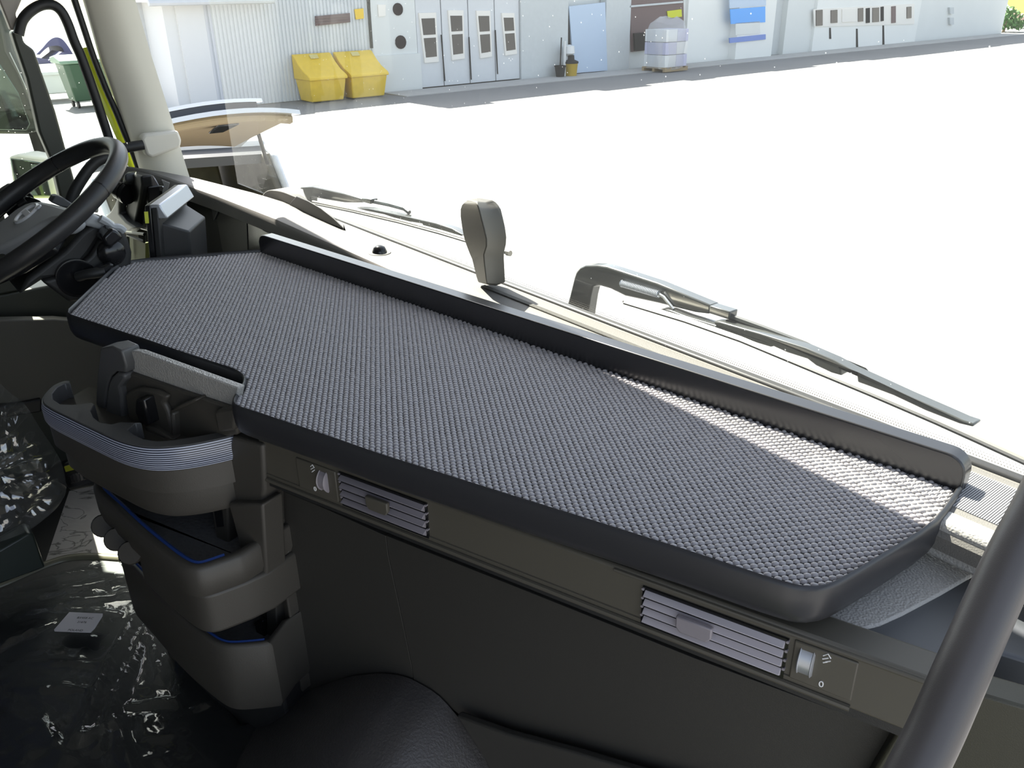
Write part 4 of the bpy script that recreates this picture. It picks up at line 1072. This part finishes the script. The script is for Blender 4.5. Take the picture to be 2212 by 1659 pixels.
# pier, blue sliding door and the opening with a yellow sign
wall('pier', leaf_y[4], fy(1224, 150), 0, HB, M['bpier'], .05)
ob('door_gap', pp(lambda a, b: F(a, b, -.01), [(1219, 20), (1228, 18), (1232, 110), (1226, 112)], TX*.02), M['bdark'], bl)
ob('sliding_door', pp(lambda a, b: F(a, b, -.05), [(1225, 14), (1303, 5), (1308, 152), (1236, 158)], TX*.10), M['bblue'], bl)
wall('pier', fy(1306, 140), fy(1358, 140), 0, HB, M['bpier'], .0)
wall('bay_wall', fy(1358, 140), fy(1480, 120), 0, HB, M['bwall'], -.12)
op = ob('opening', pp(lambda a, b: F(a, b, -.10), [(1359, -5), (1474, -12), (1476, 100), (1362, 112)], TX*.05), M['bbrown'], bl)
ob('sign', pp(lambda a, b: F(a, b, -.04), [(1440, 24), (1471, 20), (1472, 36), (1442, 39)], TX*.03), M['hivis'], op)
ob('sill_bar', pp(lambda a, b: F(a, b, -.04), [(1359, 12), (1474, 2), (1474, 6), (1359, 16)], TX*.04), M['bpier'], op)
ob('vent_box', pp(lambda a, b: F(a, b, -.04), [(1367, 72), (1393, 70), (1393, 108), (1369, 110)], TX*.1), M['bdark'], op)
wall('white_bay', fy(1480, 120), fy(1575, 120), 0, HB, M['bwallwhite'], .0)
# kiosk
kx0, kx1 = fy(1573, 120), fy(1651, 115)
ks = wall('kiosk', kx0, kx1, 0, 3.2, M['bwallwhite'], .35, .7)
def K(a, b): return X(a, b, BX+.35)
ob('kiosk_window', pp(K, [(1576, 20), (1652, 14), (1652, 48), (1578, 52)], TX*.03), M['skyblue'], ks)
ob('kiosk_head', pp(K, [(1574, -10), (1653, -14), (1653, 12), (1575, 18)], TX*.04), M['bblue'], ks)
ob('kiosk_panel', pp(K, [(1588, 50), (1640, 46), (1641, 72), (1588, 76)], TX*.03), M['bwall'], ks)
ob('kiosk_strip', pp(K, [(1574, 82), (1652, 74), (1652, 85), (1575, 93)], TX*.05), M['bluestrip'], ks)
wall('recess_door', kx1, fy(1691, 110), 0, HB, M['bpier'], -.25, .2)
wall('grey_bay', fy(1691, 110), fy(1748, 110), 0, HB, M['bwall'], .0)
wall('white_bay', fy(1748, 110), fy(1976, 60), 0, HB, M['bwallwhite'], .12)
def E(a, b): return X(a, b, BX+.12)
ob('window_board', pp(E, [(1756, 20), (1974, 8), (1974, 52), (1758, 58)], TX*.03), M['bframe'], bl)
for (a0, a1, t0, t1, mm_) in ((1762, 1776, 22, 56, 'bglass'), (1794, 1808, 22, 50, 'bglass'), (1818, 1848, 20, 48, 'bframe'), (1853, 1864, 18, 47, 'bglass'), (1870, 1878, 18, 50, 'bdark'), (1884, 1898, 17, 48, 'bglass'), (1902, 1908, 15, 46, 'bdark'), (1925, 1934, 14, 50, 'bbrown'), (1958, 1968, 15, 40, 'bglass')):
    ob('window_pane', pp(lambda a, b: X(a, b, BX+.15), [(a0, t0), (a1, t0-1), (a1, t1-1), (a0, t1)], TX*.03), M[mm_], bl)
for (a, t, b_) in ((1849, 62, 104), (1906, 55, 98), (1791, 60, 84)):
    ob('gap', pp(lambda x, y: X(x, y, BX+.12), [(a, t), (a+3, t), (a+4, b_), (a, b_)], TX*.02), M['bdark'], bl)
wall('end_bay', fy(1976, 60), 54.5, 0, HB, M['bwall'], .0)
for t0, t1 in ((16, 30), (38, 53)):
    ob('meter_box', pp(lambda a, b: F(a, b, .0), [(2047, t0), (2056, t0), (2056, t1), (2048, t1)], TX*.12), M['bpier'], bl)
# concrete apron at its foot
tag(ob('apron', tbox(BX+.13, BX+1.5, 12.6, 54, .001, .025), M['kerb']), 'pale concrete apron at the foot of the workshop wall', 'pavement')

# ------------------------------------------------------------------ things in the yard
def grit_bin(label, px, y0, y1, seed):
    xb = BX+.12
    t = thing('grit_bin', label, 'bin', T(xb+.45, (y0+y1)/2, 0), 'yellow grit bins by the wall')
    yy = (y0, y1)
    low = [[T(xb+.08, y0+.06, .03), T(xb+.78, y0+.06, .03), T(xb+.78, y1-.06, .03), T(xb+.08, y1-.06, .03)], [T(xb, y0, .62), T(xb+.92, y0, .62), T(xb+.92, y1, .62), T(xb, y1, .62)]]
    ob('tub', loft(low), M['yellow'], t, bev=.03)
    prof = [(.97, .60), (.97, .67), (.90, .72), (.60, .84), (.35, 1.00), (.10, 1.22), (.0, 1.24), (.0, .60)]
    ob('lid', prism([T(xb+a, y0-.03, z) for a, z in prof], TY*(y1-y0+.06)), M['yellow'], t, bev=.02)
    ob('emblem_plate', prism([T(xb+.13+.002, (y0+y1)/2-.12, 1.205), T(xb+.13+.002, (y0+y1)/2+.12, 1.205), T(xb+.24, (y0+y1)/2+.12, 1.11), T(xb+.24, (y0+y1)/2-.12, 1.11)], TX*.012+TZ*.012), mat('faded_print', (.62, .52, .2), .6), t)
    for s in (.15, .85): ob('hinge', tbox(xb-.03, xb+.05, y0+(y1-y0)*s-.06, y0+(y1-y0)*s+.06, 1.1, 1.22), M['bdark'], t)
grit_bin('left yellow grit bin with a sloping lid by the profiled wall', 0, 9.85, 10.95, 1)
grit_bin('right yellow grit bin with a sloping lid by the profiled wall', 0, 11.12, 12.28, 2)
bk_ = thing('bucket', 'small black bucket at the foot of the grey pier', 'bucket', T(BX+.45, fy(1203, 140), 0))
c = T(BX+.45, fy(1203, 140)-.25, .026)
ob('pot', lathe(c, TZ, [(.14, .0), (.19, .32), (.21, .33), (.21, .36), (.17, .36), (.15, .1), (.01, .1)], 14), M['bdark'], bk_)
ob('stick', tube([c+TZ*.3, c+TZ*1.25+TX*.05], .025, 6), M['bdark'], bk_)
yb_ = thing('yellow_bucket', 'yellow bucket with a black lid beside the blue sliding door', 'bucket', T(BX+.45, fy(1226, 140), 0))
c = T(BX+.45, fy(1226, 140)-.25, .026)
ob('pot', lathe(c, TZ, [(.20, 0), (.24, .40), (.25, .42), (.01, .44)], 14), mat('dirty_yellow', (.45, .30, .02), .6), yb_)
ob('lid', lathe(c, TZ, [(.26, .40), (.26, .46), (.12, .52), (.11, .66), (.01, .68)], 14), M['bdark'], yb_)
ob('bag', lathe(c-TX*.1, TZ, [(.05, .6), (.2, .72), (.18, .95), (.02, 1.0)], 10), M['white'], yb_)
tag(ob('wall_pipe', tube([T(BX+.4, fy(1212, 140)-.2, 0), T(BX+.4, fy(1212, 140)-.2, 1.15)], .05, 8), M['white']), 'short white pipe standing between the two buckets', 'pipe')
# shrink wrapped pallet
pa = thing('wrapped_pallet', 'shrink wrapped pallet of pale cartons in front of the opening', 'pallet', Z(1440, 150, 0))
pc = Z(1438, 152, 0.026); lp_ = loc(pc); px_, py_ = lp_.x, lp_.y
for k in range(5): ob('deck_board', tbox(px_-.6, px_+.5, py_-.62+k*.28, py_-.50+k*.28, .126, .166), M['wood'], pa)
for k in range(3): ob('bearer', tbox(px_-.6+k*.5, px_-.5+k*.5, py_-.62, py_+.62, .026, .126), M['wood'], pa)
for a in range(2):
    for b in range(3):
        ob('carton', tbox(px_-.55+.0*a, px_+.45, py_-.58+a*.59, py_+a*.59, .17+b*.42, .57+b*.42), M['carton'] if (a+b) % 2 else M['white'], pa, bev=.01)
gwr = G()
rg_ = []
for z, s in ((.12, 1.02), (.5, 1.0), (1.0, 1.01), (1.4, 1.02), (1.62, .9), (1.78, .5)):
    rg_.append([T(px_-.05+math.cos(a)*.62*s*(1+.05*math.sin(5*a+z*4)), py_+math.sin(a)*.72*s*(1+.05*math.cos(7*a+z*3)), z+.05*math.sin(3*a)) for a in [i*2*PI/28 for i in range(28)]])
ob('wrap', loft(rg_), M['wrap'], pa, angle=30)

# car with raised tailgate, rear towards the truck
car = thing('car', 'white hatchback with raised tailgate parked beside the truck', 'car', T(-8.6, 1.75, 0))
cy0, cy1 = .78, 2.48
cxr = -7.12
def CZ(a, b, z): return Z(a, b, z)
# body behind the rear opening
sid = [(-11.0, .35), (-11.0, .75), (-10.2, .92), (-9.3, 1.44), (-8.4, 1.52), (-7.3, 1.47), (-7.0, 1.36), (-6.72, .95), (-6.66, .55), (-6.75, .30)]
for yy, nm in ((cy1-.06, 'side_panel'), (cy0, 'side_panel')):
    ob(nm, prism([T(a, yy, z) for a, z in sid], TY*.06), M['carwhite'], car, bev=.03, seg=3)
ob('roof', loft([[T(a, cy0+.03, z), T(a, (cy0+cy1)/2, z+.05), T(a, cy1-.03, z), T(a, cy1-.03, z-.05), T(a, (cy0+cy1)/2, z), T(a, cy0+.03, z-.05)] for a, z in ((-9.3, 1.44), (-8.4, 1.53), (-7.6, 1.50), (-7.22, 1.46))]), M['carwhite'], car, angle=60)
ob('headliner', tbox(-9.2, -7.22, cy0+.08, cy1-.08, 1.34, 1.40), M['cardark'], car)
ob('header_trim', loft([[T(-7.22, y, 1.46-.05*abs(t)), T(-7.10, y, 1.40-.05*abs(t)), T(-7.12, y, 1.31-.05*abs(t)), T(-7.25, y, 1.33-.05*abs(t))] for y, t in [(cy0+.06+(cy1-cy0-.12)*i/8, (i-4)/4) for i in range(9)]]), mat('dark_grey_seal', (.06, .065, .07), .4), car)
for yy, s in ((cy1-.13, 1), (cy0+.07, -1)):
    ob('rear_pillar', prism([T(-7.28, yy, 1.42), T(-7.05, yy, 1.34), T(-6.76, yy, .92), T(-6.95, yy, .92)], TY*.07), M['cardark'], car, bev=.02)
ob('inner_side', tbox(-10.0, -7.05, cy1-.10, cy1-.065, .6, 1.36), M['cardark'], car)
ob('boot_floor', tbox(-8.6, -6.76, cy0+.06, cy1-.06, .60, .66), M['cardark'], car)
ob('rear_bumper', tbox(-6.85, -6.60, cy0, cy1, .30, .62), M['carwhite'], car, bev=.05, seg=3)
ob('rear_seat', prism([T(-8.4, cy0+.15, .66), T(-8.1, cy0+.15, .66), T(-8.25, cy0+.15, 1.22), T(-8.4, cy0+.15, 1.22)], TY*(cy1-cy0-.3)), M['cardark'], car, bev=.04)
ob('front_body', tbox(-12.2, -10.9, cy0+.05, cy1-.05, .3, .85), M['carwhite'], car, bev=.12, seg=4)
ob('tail_lamp', prism([T(-6.74, cy1-.16, .88), T(-6.62, cy1-.13, .86), T(-6.66, cy1+.01, 1.02), T(-6.80, cy1+.01, 1.04)], TZ*-.22), M['red'], car, bev=.02)
for (dx, dy, dz, sx, sy, sz, mm_) in ((-7.6, 1.55, .66, .18, .22, .10, 'white'), (-7.35, 1.95, .66, .16, .10, .28, 'bframe'), (-7.3, 2.15, .66, .3, .12, .10, 'bframe'), (-7.9, 1.25, .66, .22, .2, .25, 'carlining'), (-7.1, 1.5, .66, .12, .3, .12, 'carlining')):
    ob('load', tbox(dx-sx, dx+sx, dy-sy, dy+sy, dz, dz+sz), M[mm_], car, bev=.03)
for wx in (-7.4, -10.6):
    for yy in (cy0-.01, cy1-.19):
        ob('wheel', lathe(T(wx, yy, .31), TY, [(.02, 0), (.30, 0), (.31, .03), (.31, .17), (.29, .2), (.02, .2)], 18), M['black'], car)
# tailgate: hinge at the roof edge, rising towards the truck
HX, HZ = -7.12, 1.47
GX, GZ = -5.82, 1.85
def TG(u, v, w):     # u 0 hinge .. 1 tip, v 0..1 across, w thickness downwards
    y = .92+1.25*v
    bow = 1-(2*v-1)**2
    x = HX+(GX-HX)*u+.10*bow*u; z = HZ+(GZ-HZ)*u+.09*math.sin(u*PI)*.6+.07*bow
    return T(x, y, z-w)
nu, nv_ = 8, 12
outer_g = loft([[TG(u/nu, v/nv_, 0) for v in range(nv_+1)] for u in range(nu+1)], ring_closed=False, cap=False)
o_ = loft([[TG(u/nu, v/nv_, .03) for v in range(nv_+1)] for u in range(nu+1)], ring_closed=False, cap=False, g=outer_g)
tgo = ob('tailgate', outer_g, M['carwhite'], car, angle=60)
part(ob('tailgate_glass', loft([[TG(u, v, -.012) for v in (.08, .2, .35, .5, .65, .8, .92)] for u in (.12, .3, .5, .70)], ring_closed=False, cap=False), M['carglass'], tgo, angle=60), 'dark tailgate window')
part(ob('spoiler', loft([[TG(.80, v, -.03), TG(1.06, v, -.035), TG(1.07, v, .0), TG(.80, v, .0)] for v in [i/10 for i in range(11)]]), M['carwhite'], tgo, angle=50), 'white tailgate spoiler')
part(ob('inner_lining', loft([[TG(u, v, .035+.05*math.sin(min(1, max(0, u))*PI)) for v in [.05+.9*i/10 for i in range(11)]] for u in (0, .2, .4, .6, .8, .98)], ring_closed=False, cap=False), M['carlining'], tgo, angle=60), 'tan inner lining')
ob('end_lip', loft([[TG(.985, v, 0), TG(1.0, v, .02), TG(.995, v, .06), TG(.95, v, .07), TG(.95, v, .03)] for v in [.03+.94*i/10 for i in range(11)]]), M['carlining'], tgo, angle=50)
ob('fin_window', loft([[TG(1.0, v, -.035), TG(.99, v, -.085), TG(.96, v, -.085), TG(.97, v, -.035)] for v in [.02+.70*i/8 for i in range(9)]]), M['carglass'], tgo, angle=50)
ob('fin', loft([[TG(1.0, v, -.085), TG(.99, v, -.112), TG(.93, v, -.112), TG(.94, v, -.085)] for v in [.0+.76*i/8 for i in range(9)]]), M['carwhite'], tgo, angle=50)
ob('latch', prism([TG(.96, .46, .06), TG(.96, .60, .06), TG(.74, .58, .10), TG(.74, .48, .10)], TZ*-.02), M['carglass'], tgo, bev=.02)
ob('strut', tube([TG(.45, .96, .08), T(-7.0, cy1-.12, 1.28)], .018, 8), M['black'], tgo)
ob('strut', tube([TG(.45, .35, .10), T(-7.05, cy0+.62, 1.37)], .016, 8), M['black'], tgo)

# seen through the driver's window
wb = thing('wheelie_bin', 'dark green wheelie bin beyond the driver window', 'bin', Z(195, 230, 0))
b0_ = loc(Z(196, 230, 0))
bx_, by_ = b0_.x, b0_.y
ob('tub', loft([[T(bx_-.45, by_-.42, .18), T(bx_+.30, by_-.42, .18), T(bx_+.30, by_+.55, .18), T(bx_-.45, by_+.55, .18)], [T(bx_-.55, by_-.55, 1.15), T(bx_+.42, by_-.55, 1.15), T(bx_+.42, by_+.68, 1.15), T(bx_-.55, by_+.68, 1.15)]]), M['green'], wb, bev=.04, seg=3)
ob('lid', prism([T(bx_+.50, by_-.64, 1.15), T(bx_+.48, by_-.64, 1.24), T(bx_-.1, by_-.64, 1.36), T(bx_-.6, by_-.64, 1.30), T(bx_-.6, by_-.64, 1.15)], TY*1.40), mat('pale_green_lid', (.22, .34, .24), .4), wb, bev=.03)
for dx in (-.35, .22):
    for dy in (-.35, .48): ob('castor', lathe(T(bx_+dx, by_+dy-.03, .09), TY, [(.02, 0), (.09, .0), (.09, .06), (.02, .06)], 12), M['black'], wb)
CT1 = X(135, 156, -27.3).z
ct = thing('container', 'white wheeled container behind the green bin', 'container', Z(135, 222, 0))
c0_ = loc(Z(134, 219, 0))
ob('box', tbox(c0_.x-1.0, c0_.x+.05, c0_.y-.62, c0_.y+.66, .22, CT1), M['crate'], ct, bev=.04)
ob('rim', tbox(c0_.x-1.05, c0_.x+.11, c0_.y-.70, c0_.y+.74, CT1-.08, CT1+.03), M['crate'], ct, bev=.03)
for dy in (-.5, .5): ob('castor', lathe(T(c0_.x-.02, c0_.y+dy, .1), TY, [(.02, 0), (.1, 0), (.1, .08), (.02, .08)], 12), M['black'], ct)
te = thing('arched_canopy', 'dark violet arched canopy far beyond the driver window', 'canopy', X(125, 145, -46))
ar_o = smooth_path([X(a, b, -46) for a, b in [(78, 118), (92, 104), (104, 90), (115, 82), (126, 81), (136, 86), (146, 98), (156, 114), (164, 130)]], 4)
ar_i = smooth_path([X(a, b, -46) for a, b in [(86, 118), (96, 108), (106, 101), (116, 99), (126, 99), (134, 103), (138, 112), (137, 122), (134, 132)]], 4)
ob('arch', loft([[p, p-TX*3, q-TX*3, q] for p, q in zip(ar_o, ar_i)]), M['tent'], te, angle=50)
ob('base_block', pp(lambda a, b: X(a, b, -45), [(80, 124), (110, 130), (134, 112), (164, 118), (180, 140), (90, 150)], -TX*2), M['tent'], te)

# far end of the yard, right
def clump(name, label, c, r, m, n=260, seed=1, squash=.8):
    rnd = random.Random(seed); g = G()
    for _ in range(n):
        d = V((rnd.gauss(0, 1), rnd.gauss(0, 1), rnd.gauss(0, 1))).normalized()
        rr_ = r*(.55+.5*rnd.random()); p = c+V((d.x*rr_, d.y*rr_, abs(d.z)*rr_*squash))
        a = V((rnd.gauss(0, 1), rnd.gauss(0, 1), rnd.gauss(0, 1))).normalized(); b = a.orthogonal().normalized()
        s = r*.16
        g.add([p-a*s, p+b*s*.5, p+a*s, p-b*s*.5], [(0, 1, 2, 3)])
    return g
sh_ = thing('shrub', 'low dark green shrub at the far right end of the building', 'shrub', Z(2130, 82, 0))
ob('leaves', clump('', '', T(BX-.6, 56.2, .2), 1.0, None, 420, 3, 1.2), M['leafy'], sh_, smooth=False)
ob('stem', tube([T(BX-.6, 56.2, 0), T(BX-.6, 56.2, .9)], .08, 6), M['wood'], sh_)
fn = thing('rail_fence', 'low pale rail fence at the far right end', 'fence', Z(2170, 70, 0))
A_, B_ = T(BX+.8, 60.5, .95), T(BX+7.5, 61.5, .95)
ob('rail', tube([A_, B_], .16, 8), M['bpier'], fn)
for t in (.05, .5, .95):
    q = A_.lerp(B_, t); ob('post', tube([V((q.x, q.y, 0)), q], .12, 8), M['bpier'], fn)
vn = thing('machine', 'yellow parked machine behind the far right fence', 'machine', X(2190, 60, -20)+TY*16)
v0 = loc(X(2180, 60, -22)); 
def VP(a, b): return X(a, b, -22)+TY*0
ob('hood', pp(lambda a, b: Y(a, b, 64), [(2166, -20), (2230, -20), (2230, 30), (2204, 32), (2186, 22), (2172, 8)], TY*3), mat('pale_yellow_paint', (.8, .75, .22), .4), vn, bev=.2)
ob('cab', pp(lambda a, b: Y(a, b, 65), [(2115, 0), (2136, 0), (2136, 20), (2116, 22)], TY*3), mat('cream_yellow_panel', (.85, .9, .6), .4), vn, bev=.1)
ob('flag', pp(lambda a, b: Y(a, b, 63), [(2138, -4), (2152, -4), (2151, 12), (2142, 6)], TY*.3), M['hivis'], vn)
ob('boom', pp(lambda a, b: Y(a, b, 64), [(2144, 12), (2152, 12), (2148, 44), (2138, 44)], TY*1), M['bpier'], vn)
ob('body', pp(lambda a, b: Y(a, b, 64.5), [(2150, 24), (2230, 28), (2230, 44), (2152, 44)], TY*3), mat('rosy_panel', (.6, .42, .36), .5), vn, bev=.1)
ob('under', pp(lambda a, b: Y(a, b, 65), [(2116, 40), (2240, 36), (2240, 74), (2130, 80)], TY*2), mat('grey_clutter', (.32, .30, .27), .7), vn, bev=.1)
